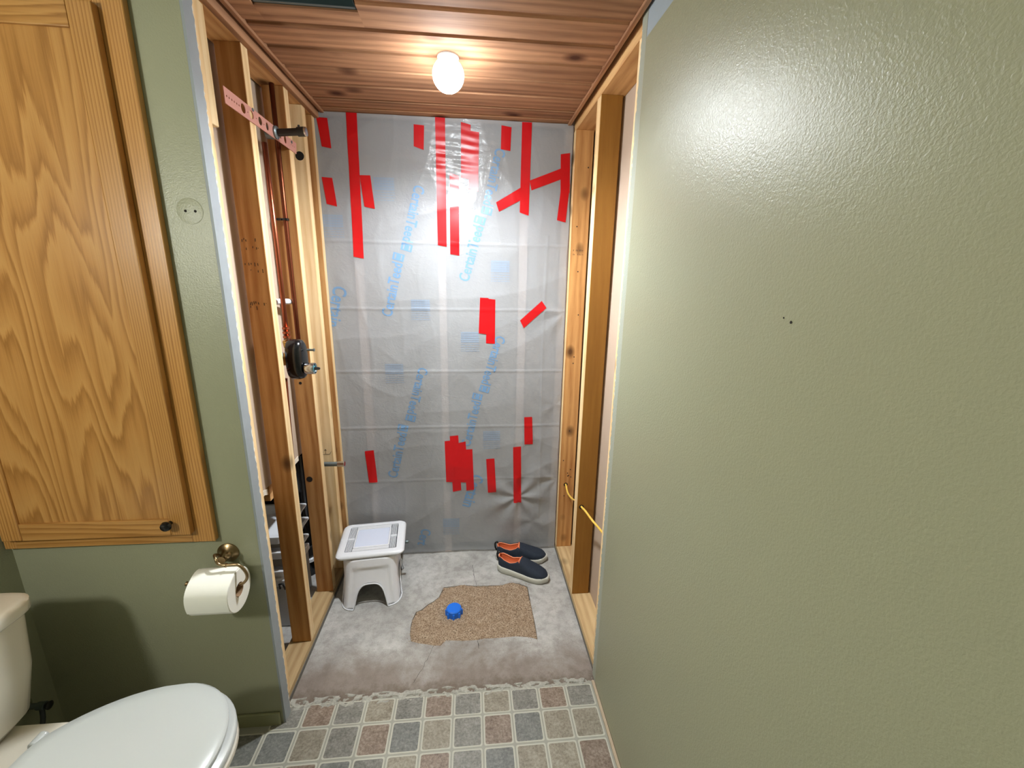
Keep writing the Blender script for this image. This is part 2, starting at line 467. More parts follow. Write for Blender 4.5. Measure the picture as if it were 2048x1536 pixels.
struct(box('baseboard_front', (XLEFT+.01, YF-.009, .0005), (.010, YF-.0005, .052), paint('green_base_paint', (136, 136, 102), .4, .1), bevel=.002), 'low green painted baseboard under the front wall', 'baseboard')
struct(box('baseboard_left', (XLEFT+.0005, YREAR+.01, .0005), (XLEFT+.009, YF-.012, .052), bpy.data.materials['green_base_paint'], bevel=.002), 'low green painted baseboard behind the toilet', 'baseboard')

# ---- framed alcove sides
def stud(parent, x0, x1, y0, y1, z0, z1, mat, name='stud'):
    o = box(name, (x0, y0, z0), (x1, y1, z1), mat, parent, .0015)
    if mat is not M['pine_pale']:                 # light painted in: lit narrow faces paler, shaded wide faces darker
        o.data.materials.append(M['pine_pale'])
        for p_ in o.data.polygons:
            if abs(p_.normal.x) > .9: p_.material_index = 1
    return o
al = structroot('wall_alcove_left', (XL, .4, 0), 'open stud wall with pipes on the left side of the alcove', 'wall')
SL = XL-.074
LT = 2.152
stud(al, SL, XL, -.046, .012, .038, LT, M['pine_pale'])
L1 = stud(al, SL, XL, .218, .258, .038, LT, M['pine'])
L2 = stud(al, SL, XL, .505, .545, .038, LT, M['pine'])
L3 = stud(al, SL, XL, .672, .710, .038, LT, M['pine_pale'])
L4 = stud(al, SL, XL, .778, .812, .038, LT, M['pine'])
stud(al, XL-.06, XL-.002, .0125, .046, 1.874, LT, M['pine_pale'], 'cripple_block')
box('bottom_plate', (SL-.012, -.066, .0005), (XL+.002, .815, .038), M['plate'], al, .001)
box('top_plate', (SL-.012, -.066, LT), (XL, .815, LT+.038), M['pine_h'], al, .001)
box('ledger', (XL+.0005, -.2, LT-.002), (XL+.019, .815, LT+.045), M['cedar_y'], al, .001)
# board on the far side of the partition, torn off above the hole
def board(parent, x0, x1, y0, y1, zt, seed, zb):
    rnd = random.Random(seed); n = 14; pts = [(y0, zt)]
    pts += [(y0+(y1-y0)*i/n, zb+rnd.uniform(-.012, .012)) for i in range(n+1)] + [(y1, zt)]
    return prism('drywall_panel', pts, 0, x0, x1, M['kraft'], parent)
board(al, -.101, -.0885, -.066, .818, 2.19, 2, .725)
for (y0, y1, s) in ((.014, .216, 1), (.26, .503, 2)):
    rnd = random.Random(s); n = 8
    pts = [(y0+(y1-y0)*i/n, .732+rnd.uniform(-.004, .006)) for i in range(n+1)]
    pts += [(y1-(y1-y0)*i/n, .715+rnd.uniform(-.010, .004)) for i in range(n+1)]
    prism('torn_edge', pts, 0, -.0882, -.0855, M['gyp'], al)
    box('blocking', (-.139, y0, .655), (-.1015, y1, .72), M['pine_h'], al, .001)
box('seal_strip', (XL+.0021, -.03, .0006), (XL+.0045, .812, .018), plain('dirty_sealant', (106, 102, 94), .8, var=.3, scale=60), al)
# grade stamps and pencil marks
def marks(parent, items, mat=M['pencil']):
    vs, fs = [], []
    for (p, q, w, n) in items:                     # two end points, width, plane normal
        p, q, n = Vector(p), Vector(q), Vector(n); s = (q-p).normalized().cross(n)*w/2; k = len(vs)
        vs += [p-s, p+s, q+s, q-s]; fs.append((k, k+1, k+2, k+3))
    o = mesh_obj('stamp_mark', vs, fs, mat, parent); put(o, (0, 0, 0)); return o
rnd = random.Random(4); its = []
for zz in (1.60, 1.575, 1.525, 1.505, 1.40, 1.385):
    x = -.062
    while x < -.008:
        if rnd.random() < .6: its.append(((x, .2172, zz+rnd.uniform(-.004, .004)), (x+rnd.uniform(-.001, .002), .2172, zz+rnd.uniform(.004, .010)), .0022, (0, -1, 0)))
        x += rnd.uniform(.005, .012)
marks(al, its)
yy = .6712
marks(al, [((-.050, yy, .668), (-.012, yy, .668), .0016, (0, -1, 0)), ((-.012, yy, .668), (-.004, yy, .682), .0016, (0, -1, 0)),
           ((-.030, yy, .670), (-.030, yy, .693), .0016, (0, -1, 0)), ((-.035, yy, .687), (-.030, yy, .694), .0016, (0, -1, 0)),
           ((-.025, yy, .687), (-.030, yy, .694), .0016, (0, -1, 0)), ((-.048, yy, .680), (-.040, yy, .680), .0016, (0, -1, 0)),
           ((-.044, yy, .676), (-.044, yy, .685), .0016, (0, -1, 0))])
# drilled holes in left studs
def drilled(parent, c, n, r):
    return lathe('drilled_hole', [(r, 0), (r, .0008), (r*.7, .0008)], Vector(c)-Vector(n)*.0003, n, M['dark'], parent, 18)
drilled(al, (-.020, .672, 1.966), (0, -1, 0), .017)
drilled(al, (-.05, .505, .622), (0, -1, 0), .013)
drilled(al, (-.045, .505, 1.06), (0, -1, 0), .006)

ar = structroot('wall_alcove_right', (XR, .4, 0), 'open stud wall with yellow cable on the right side of the alcove', 'wall')
SR = XR+.080; RT = 2.146
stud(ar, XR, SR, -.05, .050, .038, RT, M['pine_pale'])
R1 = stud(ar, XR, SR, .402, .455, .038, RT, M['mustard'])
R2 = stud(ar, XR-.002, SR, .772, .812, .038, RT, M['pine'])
box('bottom_plate', (XR, -.066, .0005), (SR+.01, .815, .038), M['plate'], ar, .001)
box('top_plate', (XR, -.2, RT), (SR+.01, .815, RT+.076), M['pine_h'], ar, .001)
box('drywall_panel', (SR+.0105, -.066, .0005), (SR+.023, .818, 2.3), M['kraft'], ar)
box('seal_strip', (XR-.0025, .0, .0006), (XR-.0002, .812, .014), bpy.data.materials['dirty_sealant'], ar)
drilled(ar, (1.158, .402, .500), (0, -1, 0), .011)
drilled(ar, (1.171, .772, .420), (0, -1, 0), .011)
rnd = random.Random(14); its = []
for zz in (1.63, 1.612):
    x = XR+.012
    while x < XR+.06:
        if rnd.random() < .7: its.append(((x, .7712, zz), (x+.001, .7712, zz+rnd.uniform(.004, .008)), .002, (0, -1, 0)))
        x += rnd.uniform(.004, .009)
for k in range(14):
    x, z = XR+rnd.uniform(.01, .07), rnd.uniform(.3, 2.1); its.append(((x, .7712, z), (x, .7712, z+.006), .005, (0, -1, 0)))
marks(ar, its)

# ---- back wall behind the plastic: studs with batts between
wb = structroot('wall_back', (.57, .87, 0), 'insulated stud wall showing faintly through the plastic', 'wall')
box('sheathing', (-.2, .92, 0), (1.4, .935, 2.32), M['insul'], wb)
ex = [-.03, .125, .163, .512, .548, .899, .938, 1.10, 1.16]
sx = [(-.06, -.022), (.125, .163), (.512, .548), (.899, .938), (1.10, 1.138)]
for a, c in sx: box('stud', (a, .8285, .0), (c, .918, 2.17), M['backstud'], wb)
for (a, _), (c, _2) in zip([(s[1], 0) for s in sx[:-1]], [(s[0], 0) for s in sx[1:]]):
    box('insulation_batt', (a+.002, .842, .04), (c-.002, .915, 2.16), M['insul'], wb, .006)
box('top_plate', (-.2, .8285, 2.171), (1.4, .918, 2.22), M['backstud'], wb)

# ---- closet space behind the left partition
wc = structroot('wall_closet', (-.6, .5, 0), 'plain grey wall of the space behind the stud partition', 'wall')
cg = plain('closet_wall', (150, 145, 138), .9)
box('wall_panel', (-.80, -.07, 0), (-.785, 1.4, 2.32), cg, wc)
box('wall_panel', (-.785, 1.4, 0), (-.06, 1.415, 2.32), cg, wc)
box('wall_panel', (-.785, -.069, .0), (-.30, -.0695+.004, .70), cg, wc)

# ---- ceilings
ce = structroot('ceiling', (.57, .3, H), 'cedar plank ceiling over the shower alcove', 'ceiling')
J = [-.215, -.09, .036, .160, .285, .412, .540, .668, .760, .828]
FX0, FX1, FY0, FY1 = .105, .372, -.165, .088          # opening left by the fan
PX0, PX1 = .046, 1.106
def plank(x0, x1, y0, y1, front_lip=True):
    # profile in (y, z): lapped edge gives the shadow line between boards
    y1 -= .0012
    pr = [(y0, H+.006), (y0+.001, H+.0055), (y0+.016, H+.0055), (y0+.018, H), (y1-.002, H), (y1, H+.002), (y1, H+.018), (y0, H+.018)]
    if not front_lip: pr = [(y0, H), (y1-.002, H), (y1, H+.002), (y1, H+.018), (y0, H+.018)]
    vs = []; fs = []; n = len(pr); c = Vector(((x0+x1)/2, (y0+y1)/2, H))
    for x in (x0, x1): vs += [(x-c.x, y-c.y, z-c.z) for y, z in pr]
    for i in range(n): fs.append((i, (i+1) % n, n+(i+1) % n, n+i))
    fs.append(tuple(range(n))[::-1]); fs.append(tuple(range(n, 2*n)))
    bm = bmesh.new(); bv = [bm.verts.new(v) for v in vs]
    for f in fs: bm.faces.new([bv[i] for i in f])
    o = bm_obj('plank', bm, M['cedar'], ce); put(o, c); return o
for a, c in zip(J[:-1], J[1:]):
    if c <= FY0 or a >= FY1: plank(PX0, PX1, a, c)
    else:
        plank(PX0, FX0, a, c); plank(FX1, PX1, a, c)
        if c > FY1: plank(FX0, FX1, FY1, c, False)
        if a < FY0: plank(FX0, FX1, a, FY0)
box('edge_trim', (.032, -.215, H-.008), (.0455, .822, H+.014), M['cedar_y'], ce, .001)
box('edge_trim', (1.1065, -.215, H-.008), (1.120, .822, H+.014), M['cedar_y'], ce, .001)
box('upper_panel', (-.8, -.22, 2.42), (1.4, 1.42, 2.43), M['darksteel'], ce)  # unseen, added to stop light leaking in above the planks
struct(box('ceiling_bathroom', (XLEFT-.02, YREAR, 2.32), (XW+.02, -.222, 2.335), M['white_wall']), 'white ceiling of the bathroom outside the alcove', 'ceiling')
struct(box('ceiling_fascia', (XLEFT-.02, -.222, H-.004), (XW, -.216, 2.43), M['white_wall']), 'white fascia board in front of the plank ceiling', 'trim')

# ---- floors
fl = structroot('floor_alcove', (.57, .4, 0), 'bare stained concrete slab inside the alcove', 'floor')
HOLE = [(.521,.541),(.575,.547),(.628,.548),(.682,.537),(.75,.535),(.811,.535),(.860,.545),(.904,.540),(.939,.51),(.940,.43),(.938,.358),(.941,.27),(.943,.194),(.915,.203),(.886,.209),(.85,.216),(.817,.217),(.76,.214),(.706,.215),(.687,.208),(.62,.211),(.551,.216),(.540,.202),(.530,.190),(.50,.196),(.475,.204),(.44,.209),(.406,.224),(.397,.262),(.390,.311),(.393,.35),(.404,.385),(.430,.402),(.453,.428),(.480,.447),(.505,.472),(.512,.505)]
HOLE = [(x+random.uniform(-.003, .003), y+random.uniform(-.003, .003)) for x, y in HOLE]
prism('slab', [(-.80, .0), (-.80, -.068), (-.01, -.068), (-.01, -.03), (1.3, -.03), (1.3, .93), (-.05, .93), (-.05, 1.42), (-.80, 1.42)], 2, -.06, 0.0, M['concrete'], fl, [HOLE])
def crack(pts, w=.0016):
    vs, fs = [], []; rnd = random.Random(len(pts)+int(pts[0][0]*100))
    q = []
    for a, b2 in zip(pts[:-1], pts[1:]):
        for k in range(6):
            t = k/6; q.append((a[0]+(b2[0]-a[0])*t+rnd.uniform(-.003, .003), a[1]+(b2[1]-a[1])*t+rnd.uniform(-.003, .003)))
    q.append(pts[-1])
    for i, (x, y) in enumerate(q):
        ww = w*rnd.uniform(.3, 1); vs += [(x-ww, y, .0004), (x+ww, y, .0004)]
        if i: fs.append((2*i-2, 2*i-1, 2*i+1, 2*i))
    o = mesh_obj('crack', vs, fs, M['dark'], fl); put(o, (0, 0, 0))
crack([(.665, .70), (.672, .62), (.684, .545)], .0012)
crack([(.684, .208), (.690, .165)], .0016)
crack([(.50, .19), (.47, .10), (.44, .03)], .0009)
# compacted sand filling the hole
n = 150; x0, x1, y0, y1 = .375, .96, .17, .565
vs = []; fs = []
def inside(x, y):
    c = False; m = len(HOLE)
    for i in range(m):
        (xa, ya), (xb, yb) = HOLE[i], HOLE[(i+1) % m]
        if (ya > y) != (yb > y) and x < (xb-xa)*(y-ya)/(yb-ya)+xa: c = not c
    return c
CAP = (.579, .372)
for j in range(n+1):
    for i in range(n+1):
        x, y = x0+(x1-x0)*i/n, y0+(y1-y0)*j/n
        z = -.003+.004*noise.noise((x*14, y*14, 0))+.003*noise.noise((x*45, y*45, 3))+.003*random.random()
        dcap = math.hypot(x-CAP[0], y-CAP[1]); z += -.008*math.exp(-((dcap-.04)/.02)**2)
        vs.append((x, y, z-.02 if not inside(x, y) else z))
for j in range(n):
    for i in range(n): a = j*(n+1)+i; fs.append((a, a+1, a+n+2, a+n+1))
keep = []
for f in fs:
    cx = sum(vs[i][0] for i in f)/4; cy = sum(vs[i][1] for i in f)/4
    if any(inside(vs[i][0], vs[i][1]) for i in f): keep.append(f)
sand = mesh_obj('sand_fill', vs, keep, M['sand'], smooth=True)
tag(sand, 'patch of compacted tan sand filling the hole cut in the concrete', 'sand', kind='stuff')
# loose grains on the slab around the hole
vs, fs = [], []; rnd = random.Random(21)
for k in range(420):
    p = HOLE[rnd.randrange(len(HOLE))]; a = rnd.uniform(0, 2*PI); d = abs(rnd.gauss(0, .018))
    x, y = p[0]+math.cos(a)*d, p[1]+math.sin(a)*d
    if inside(x, y): continue
    r = rnd.uniform(.0008, .0022); b0 = len(vs)
    vs += [(x+r, y, .0002), (x-r*.6, y+r, .0002), (x-r*.5, y-r, .0002), (x, y, r)]
    fs += [(b0, b0+1, b0+3), (b0+1, b0+2, b0+3), (b0+2, b0, b0+3)]
gr = mesh_obj('loose_grains', vs, fs, M['sand']); tag(gr, 'loose sand grains scattered on the concrete around the hole', 'sand', kind='stuff')

# vinyl floor with a stone-tile print: each printed tile its own slightly raised piece
fv = structroot('floor', (.2, -1, 0), 'stone-tile patterned vinyl floor of the bathroom', 'floor')
edge = [(XW, -.020)]
rnd = random.Random(8)
for i in range(60):
    x = XW-(XW+.0)*i/59; edge.append((x, -.016-.010*(1-x/XW)+rnd.uniform(-.004, .004)))
edge += [(.0, YF+.001), (XLEFT, YF+.001), (XLEFT, YREAR), (XW, YREAR)]
prism('vinyl_sheet', edge, 2, -.003, .0016, M['vinyl'], fv)
PXT, PYT = .1039, .1075
def tile_mesh(name, mat):
    hx, hy, r, e = PXT/2-.0026, PYT/2-.0026, .006, .0042
    def ring(ax, ay, z, r): 
        out = []
        for (sx_, sy_, a0) in ((1, 1, 0), (-1, 1, 90), (-1, -1, 180), (1, -1, 270)):
            for k in range(3):
                a = math.radians(a0+k*45); out.append((sx_*(ax-r)+r*math.cos(a), sy_*(ay-r)+r*math.sin(a), z))
        return out
    A = ring(hx, hy, 0, r)+ring(hx-.0008, hy-.0008, .0007, r)+ring(hx-e, hy-e, .0007, r)+ring(hx-e-.0006, hy-e-.0006, .0003, r)
    fs, fm = [], []
    for l in range(3):
        for k in range(12): fs.append((l*12+k, l*12+(k+1) % 12, (l+1)*12+(k+1) % 12, (l+1)*12+k)); fm.append(0)
    fs.append(tuple(36+k for k in range(12))); fm.append(1)
    me = bpy.data.meshes.new(name); me.from_pydata(A, [], fs); me.materials.append(M['tile_edge']); me.materials.append(mat)
    me.polygons.foreach_set('material_index', fm); return me
TM = {k: tile_mesh('tile', M[v]) for k, v in dict(g='tile_grey', e='tile_beige', b='tile_brown', d='tile_dark').items()}
rowpat = ['gbgegbgegbg', 'degbdegbdee', 'ebdgebgdeeb']
cols0 = .075-PXT                                 # column left of the first line
for r in range(12):
    yc = -.111-PYT*(r-.5)
    for c in range(-6, 11):
        xc = cols0+PXT*(c+.5)
        if xc-PXT/2 < XLEFT-.005: continue
        hx = PXT/2
        if r == 0 and (xc < .02): continue
        if r < 3 and c >= 0: kind = rowpat[r][c]
        else: kind = 'gbge'[(c*3+r*2+(r//2)) % 4] if (c+r) % 5 else 'd'
        o = bpy.data.objects.new('tile', TM[kind]); COL.objects.link(o); o.parent = fv
        put(o, (xc, yc, .0017))
        sy_ = 1.0
        if r == 0: sy_ = (.111-.024)/PYT; o.scale = (1, sy_, 1); put(o, (xc, -.111+PYT*sy_/2, .0017))
        if xc+hx > XW: f = (XW-.004-(xc-hx))/PXT; o.scale = (f, sy_, 1); put(o, (xc-hx+PXT*f/2, o.matrix_basis.translation.y+fv.location.y, .0017))
        if xc-hx < XLEFT: f = (xc+hx-XLEFT)/PXT; o.scale = (f, sy_, 1); put(o, (xc+hx-PXT*f/2, yc, .0017))
# dried adhesive along the cut edge
nx, ny = 260, 14; vs, fs = [], []
for j in range(ny+1):
    for i in range(nx+1):
        x = .008+(XR-.014-.008)*i/nx
        ya = -.046+.018*x/XR+.012*noise.noise((x*30, 0, 1)); yb = .004+.010*noise.noise((x*22, 2, 0))-.002
        y = ya+(yb-ya)*j/ny
        e_ = math.sin(PI*j/ny)**.5
        z = .0012+e_*(.0022+.0022*noise.noise((x*60, y*60, 0))+.0016*noise.noise((x*170, y*170, 5)))
        if noise.noise((x*34, y*60, 7)) > .02: z -= .004
        vs.append((x, y, z))
for j in range(ny):
    for i in range(nx): a = j*(nx+1)+i; fs.append((a, a+1, a+nx+2, a+nx+1))
rs = mesh_obj('adhesive_residue', vs, fs, M['residue'], fv); put(rs, (0, 0, 0)); rs['label'] = 'crumbly whitish adhesive left along the cut vinyl'

# ================================================================== PLASTIC SHEET with tape and print
def ridge(v): return (1-abs(v))**5
def SD(x, z):
    """how far the sheet stands off the wall towards the room"""
    s = .006+.0035*noise.noise((x*2.6, z*1.9, 0))
    s += .0032*ridge(noise.noise((x*1.3+z*.5, z*4.5-x*1.6, 4)))+.0022*ridge(noise.noise((x*7, z*2.1, 9)))
    s += .0030*ridge(noise.noise((x*3.0-z*1.1, z*3.5+x*2.4, 14)))
    for k, zc in enumerate((1.652, 1.348, 1.042, .747, .449)):
        zz = zc+.002*noise.noise((x*5, k*3, 0)); s += .0024*math.exp(-((z-zz)/.005)**2)*(1 if k < 4 else .6)
    s += .011*math.exp(-((x-.68)/.15)**2-((z-1.73)/.13)**2)+.004*math.exp(-((x-.30)/.14)**2-((z-1.45)/.2)**2)
    if .2 < z < 1.7: s += .0022*math.exp(-((x-1.03-.004*math.sin(z*4))/.005)**2)
    g = math.exp(-((x-.60)/.13)**2)*math.exp(-((z-2.03)/.10)**2)
    s += .0022*g*(.3+1.4*abs(noise.noise((x*14, z*20, 6))))*math.sin(2*PI*(z+.12*(x-.6)+.010*noise.noise((x*9, z*9, 2)))/.034)
    for (cx, cz, amp, rad, m, ph) in ((.915, .335, .010, .16, 7, .4), (1.125, 1.335, .006, .10, 6, 1.), (1.125, .43, .007, .10, 6, 2.), (1.10, .86, .004, .09, 5, 0), (1.0, .18, .006, .10, 4, .9)):
        dx, dz = x-cx, z-cz; r = math.hypot(dx, dz)
        if r < rad*4: s += amp*math.cos(m*math.atan2(dz, dx)+ph)*math.exp(-r/rad)*(1-math.exp(-(r/.05)**2))
    return max(s, .0)+.0005
nx, nz = 210, 400
SX0, SX1, SZ0, SZ1 = -.02, 1.130, .013, 2.178
vs, fs = [], []
for j in range(nz+1):
    z = SZ0+(SZ1-SZ0)*j/nz
    xr = SX1+.006*noise.noise((0, z*6, 3))
    for i in range(nx+1):
        x = SX0+(xr-SX0)*i/nx; vs.append((x, YB-SD(x, z), z))
for j in range(nz):
    for i in range(nx): a = j*(nx+1)+i; fs.append((a, a+1, a+nx+2, a+nx+1))
sh = thing('plastic_sheet', 'translucent printed plastic vapour barrier covering the back wall', 'plastic sheet', (.57, YB, 0))
ps = mesh_obj('film', vs, fs, M['sheet'], sh, smooth=True); put(ps, (0, 0, 0))
TAPES = [
 [(0.014,2.154),(0.059,2.153),(0.067,2.034),(0.027,2.041)], [(0.138,2.178),(0.183,2.178),(0.174,1.577),(0.129,1.585)],
 [(0.016,1.919),(0.060,1.917),(0.072,1.799),(0.028,1.809)], [(0.179,1.932),(0.225,1.933),(0.237,1.794),(0.191,1.803)],
 [(0.422,2.146),(0.467,2.143),(0.462,2.045),(0.419,2.059)], [(0.515,2.178),(0.558,2.178),(0.555,1.638),(0.514,1.645)],
 [(0.574,1.956),(0.615,1.946),(0.613,1.600),(0.571,1.606)], [(0.627,2.164),(0.670,2.155),(0.664,1.933),(0.625,1.940)],
 [(0.666,2.132),(0.707,2.127),(0.702,1.882),(0.659,1.892)], [(0.806,2.159),(0.851,2.153),(0.847,2.056),(0.804,2.062)],
 [(0.898,2.176),(0.942,2.176),(0.937,1.786),(0.895,1.799)], [(0.784,1.839),(0.905,1.910),(0.912,1.859),(0.798,1.799)],
 [(0.938,1.937),(1.084,1.995),(1.084,1.948),(0.948,1.896)], [(1.078,2.053),(1.121,2.060),(1.127,1.891),(1.084,1.893)],
 [(1.086,1.915),(1.127,1.928),(1.114,1.761),(1.072,1.770)], [(0.710,1.407),(0.751,1.406),(0.745,1.229),(0.703,1.235)],
 [(0.743,1.403),(0.784,1.399),(0.783,1.182),(0.739,1.185)], [(0.907,1.299),(1.013,1.395),(1.037,1.362),(0.927,1.261)],
 [(0.116,0.624),(0.162,0.629),(0.170,0.447),(0.126,0.445)], [(0.524,0.669),(0.572,0.673),(0.571,0.434),(0.528,0.435)],
 [(0.551,0.696),(0.595,0.700),(0.607,0.384),(0.562,0.376)], [(0.593,0.657),(0.633,0.665),(0.645,0.429),(0.598,0.431)],
 [(0.626,0.619),(0.668,0.621),(0.676,0.384),(0.635,0.380)], [(0.741,0.563),(0.785,0.565),(0.796,0.367),(0.751,0.366)],
 [(0.884,0.629),(0.927,0.631),(0.935,0.299),(0.893,0.299)], [(0.940,0.795),(0.982,0.796),(0.990,0.642),(0.945,0.642)]]
for ti, q in enumerate(TAPES):
    (ax, az), (bx, bz), (cx, cz), (dx, dz) = q
    le = max(math.hypot(ax-dx, az-dz), math.hypot(ax-bx, az-bz))
    nu = max(4, int(math.hypot(bx-ax, bz-az)/.008)); nv = max(4, int(math.hypot(dx-ax, dz-az)/.008))
    vs, fs = [], []
    for j in range(nv+1):
        for i in range(nu+1):
            u, v = i/nu, j/nv
            x = (ax*(1-u)+bx*u)*(1-v)+(dx*(1-u)+cx*u)*v; z = (az*(1-u)+bz*u)*(1-v)+(dz*(1-u)+cz*u)*v
            vs.append((x, YB-SD(x, z)-.0016-.0003*(ti % 4), z))
    for j in range(nv):
        for i in range(nu): a = j*(nu+1)+i; fs.append((a, a+nu+1, a+nu+2, a+1))
    o = mesh_obj('tape_strip', vs, fs, M['red'], sh, smooth=True); put(o, (0, 0, 0)); o['label'] = 'strip of glossy red tape'
def lettering(text, A, B, mat, square=True):
    """flat print: text runs from A to B in the sheet's (x, z) plane"""
    cu = bpy.data.curves.new('lettering', 'FONT'); cu.body = text; cu.size = 1; cu.resolution_u = 3; cu.offset = .018
    ob = bpy.data.objects.new('tmp', cu); me = bpy.data.meshes.new_from_object(ob); bpy.data.objects.remove(ob)
    pts = [v.co.copy() for v in me.vertices]; w = max(p.x for p in pts)
    faces = [tuple(p.vertices) for p in me.polygons]; bpy.data.meshes.remove(me)
    if square:
        k = len(pts)
        for (px, py, qx, qy) in ((.18, -.02, .28, .72), (.74, -.02, .84, .72), (.28, .60, .74, .72), (.28, -.02, .74, .12), (.28, .2, .74, .50)):
            k = len(pts); pts += [Vector((w+px, py, 0)), Vector((w+qx, py, 0)), Vector((w+qx, qy, 0)), Vector((w+px, qy, 0))]; faces.append((k, k+1, k+2, k+3))
        w += .84
    bm = bmesh.new(); bv = [bm.verts.new(p) for p in pts]        # finer mesh so the print follows the creases
    for f in faces: bm.faces.new([bv[i] for i in f])
    bmesh.ops.triangulate(bm, faces=bm.faces[:])
    for _ in range(3):
        le = [e_ for e_ in bm.edges if e_.calc_length() > .16]
        if le: bmesh.ops.subdivide_edges(bm, edges=le, cuts=1); bmesh.ops.triangulate(bm, faces=bm.faces[:])
    bm.verts.index_update(); pts = [v.co.copy() for v in bm.verts]; faces = [tuple(v.index for v in f.verts) for f in bm.faces]; bm.free()
    A, B = Vector(A), Vector(B); L = (B-A).length; e = (B-A)/L; nrm = Vector((-e.y, e.x)); s = L/w
    vs = []
    for p in pts:
        q = A+e*p.x*s+nrm*(p.y-.35)*s*1.4; vs.append((q.x, YB-SD(q.x, q.y)-.0009, q.y))
    o = mesh_obj('printed_lettering', vs, faces, mat, sh); put(o, (0, 0, 0)); return o
T = 'CertainTeed'
for A, B in (((.262,1.314),(.335,1.604)), ((.440,1.899),(.366,1.616)), ((.630,1.484),(.714,1.775)), ((.805,2.065),(.738,1.785)),
             ((.815,1.220),(.727,.933)), ((.632,.640),(.699,.925)), ((.430,1.060),(.350,.782)), ((.246,.470),(.318,.762))):
    lettering(T, A, B, M['blueprint'])
lettering('Certain', (.060, 1.450), (.012, 1.262), M['blueprint'], False)
lettering('Cert', (.416, .156), (.388, .055), M['blueprint'], False)
lettering('Certain', (.700, .472), (.643, .280), M['blueprint'], False)
# faint square logo blocks with unreadable small print
for (bx, bz) in ((.283,1.873), (.425,1.34), (.286,1.027), (.66,1.187), (.77,.666), (.048,1.711), (.807,1.527), (.55, .16)):
    vs, fs = [], []; rnd = random.Random(int(bx*1000))
    for k in range(9):
        z = bz+.045-k*.011; x = bx-.045; 
        while x < bx+.042:
            w = rnd.uniform(.006, .02) if k > 4 else .012; k0 = len(vs); hh = .004 if k > 4 else .009
            x2 = min(x+w, bx+.045)
            for (px, pz) in ((x, z), (x2, z), (x2, z+hh), (x, z+hh)): vs.append((px, YB-SD(px, pz)-.0008, pz))
            fs.append((k0, k0+1, k0+2, k0+3)); x = x2+(.003 if k > 4 else .0008)
    o = mesh_obj('printed_block', vs, fs, M['bluefaint'], sh); put(o, (0, 0, 0))

# ================================================================== CABINET
cab = thing('wall_cabinet', 'honey oak recessed wall cabinet above the toilet', 'cabinet', ((CX0+CX1)/2, YF, CZ0))
fy0, fy1 = YF-.019, YF-.0005
FW = .062
XA, XB, ZA, ZB = CX0, -.091, .727, 2.095
box('stile', (XB-FW, fy0, ZA), (XB, fy1, ZB), M['oak_s'], cab, .0015)
box('stile', (XA, fy0, ZA), (XA+FW*.5, fy1, ZB), M['oak_s'], cab, .0015)
box('rail', (XA+FW*.5+.0003, fy0, ZA), (XB-FW-.0003, fy1, ZA+FW*.8), M['oak_h'], cab, .0015)
box('rail', (XA+FW*.5+.0003, fy0, ZB-FW), (XB-FW-.0003, fy1, ZB), M['oak_h'], cab, .0015)
box('carcass', (CX0+.022, YF+.014, CZ0+.022), (CX1-.022, YF+.11, CZ1-.022), M['oak'], cab)
# door: stiles, rails, flat plywood panel
dy0, dy1 = fy0-.021, fy0-.0006
DX0, DX1, DZ0, DZ1 = -.632, -.141, .764, 2.060
dr = bpy.data.objects.new('door', None); COL.objects.link(dr); dr.parent = cab; put(dr, ((DX0+DX1)/2, dy0, DZ0))
SW = .052
box('stile', (DX1-SW, dy0, DZ0), (DX1, dy1, DZ1), M['oak_s'], dr, .003, 2)
box('stile', (DX0, dy0, DZ0), (DX0+SW, dy1, DZ1), M['oak_s'], dr, .003, 2)
box('rail', (DX0+SW+.0003, dy0+.0005, DZ0), (DX1-SW-.0003, dy1, DZ0+SW), M['oak_h'], dr, .002, 2)
box('rail', (DX0+SW+.0003, dy0+.0005, DZ1-SW), (DX1-SW-.0003, dy1, DZ1), M['oak_h'], dr, .002, 2)
box('panel', (DX0+SW-.004, dy0+.0065, DZ0+SW-.004), (DX1-SW+.004, dy1-.004, DZ1-SW+.004), M['oak'], dr)
lathe('knob', [(.006, 0), (.005, .010), (.012, .014), (.0145, .020), (.012, .026), (.004, .028)], (-.188, dy0+.0005, .806), (0, -1, 0), M['black'], dr)

# round plaster patch with two screw holes
pt = thing('wall_patch', 'round painted-over patch with two screw holes beside the cabinet', 'wall patch', (-.029, YF, 1.62))
lathe('disc', [(.031, -.0002), (.031, .0006), (.029, .0010), (.006, .0010)], (-.029, YF, 1.646), (0, -1, 0), M['green'], pt, 32)
for dx in (-.010, .013): lathe('screw_hole', [(.0033, 0), (.0033, .0004)], (-.029+dx, YF-.0009, 1.646), (0, -1, 0), M['dark'], pt, 12)

# ================================================================== TOILET PAPER
hp = thing('toilet_paper_holder', 'antique brass swing toilet paper holder on the front wall', 'paper holder', (-.055, YF, .70))
rc = Vector((-.071, YF, .676))
lathe('rosette', [(.031, -.0), (.031, .004), (.027, .008), (.020, .012), (.016, .020), (.014, .030), (.012, .040)], rc, (0, -1, 0), M['brass'], hp)
lathe('finial', [(.004, 0), (.010, .004), (.010, .012), (.004, .016)], rc+Vector((.010, -.030, .012)), (1, -.2, 0), M['brass'], hp, 16)
AY = YF-.075; AZ = .617
tube('arm', [(-.074, YF-.036, .690), (-.076, YF-.055, .706), (-.066, AY+.006, .703), (-.058, AY, .691), (-.042, AY, .685), (-.008, AY, .685), (.008, AY, .670), (.015, AY, .648), (.008, AY, .629), (-.012, AY, AZ+.0005), (-.06, AY, AZ), (-.128, AY, AZ+.003), (-.148, AY, AZ+.012)], .0042, M['brass'], hp, 10)
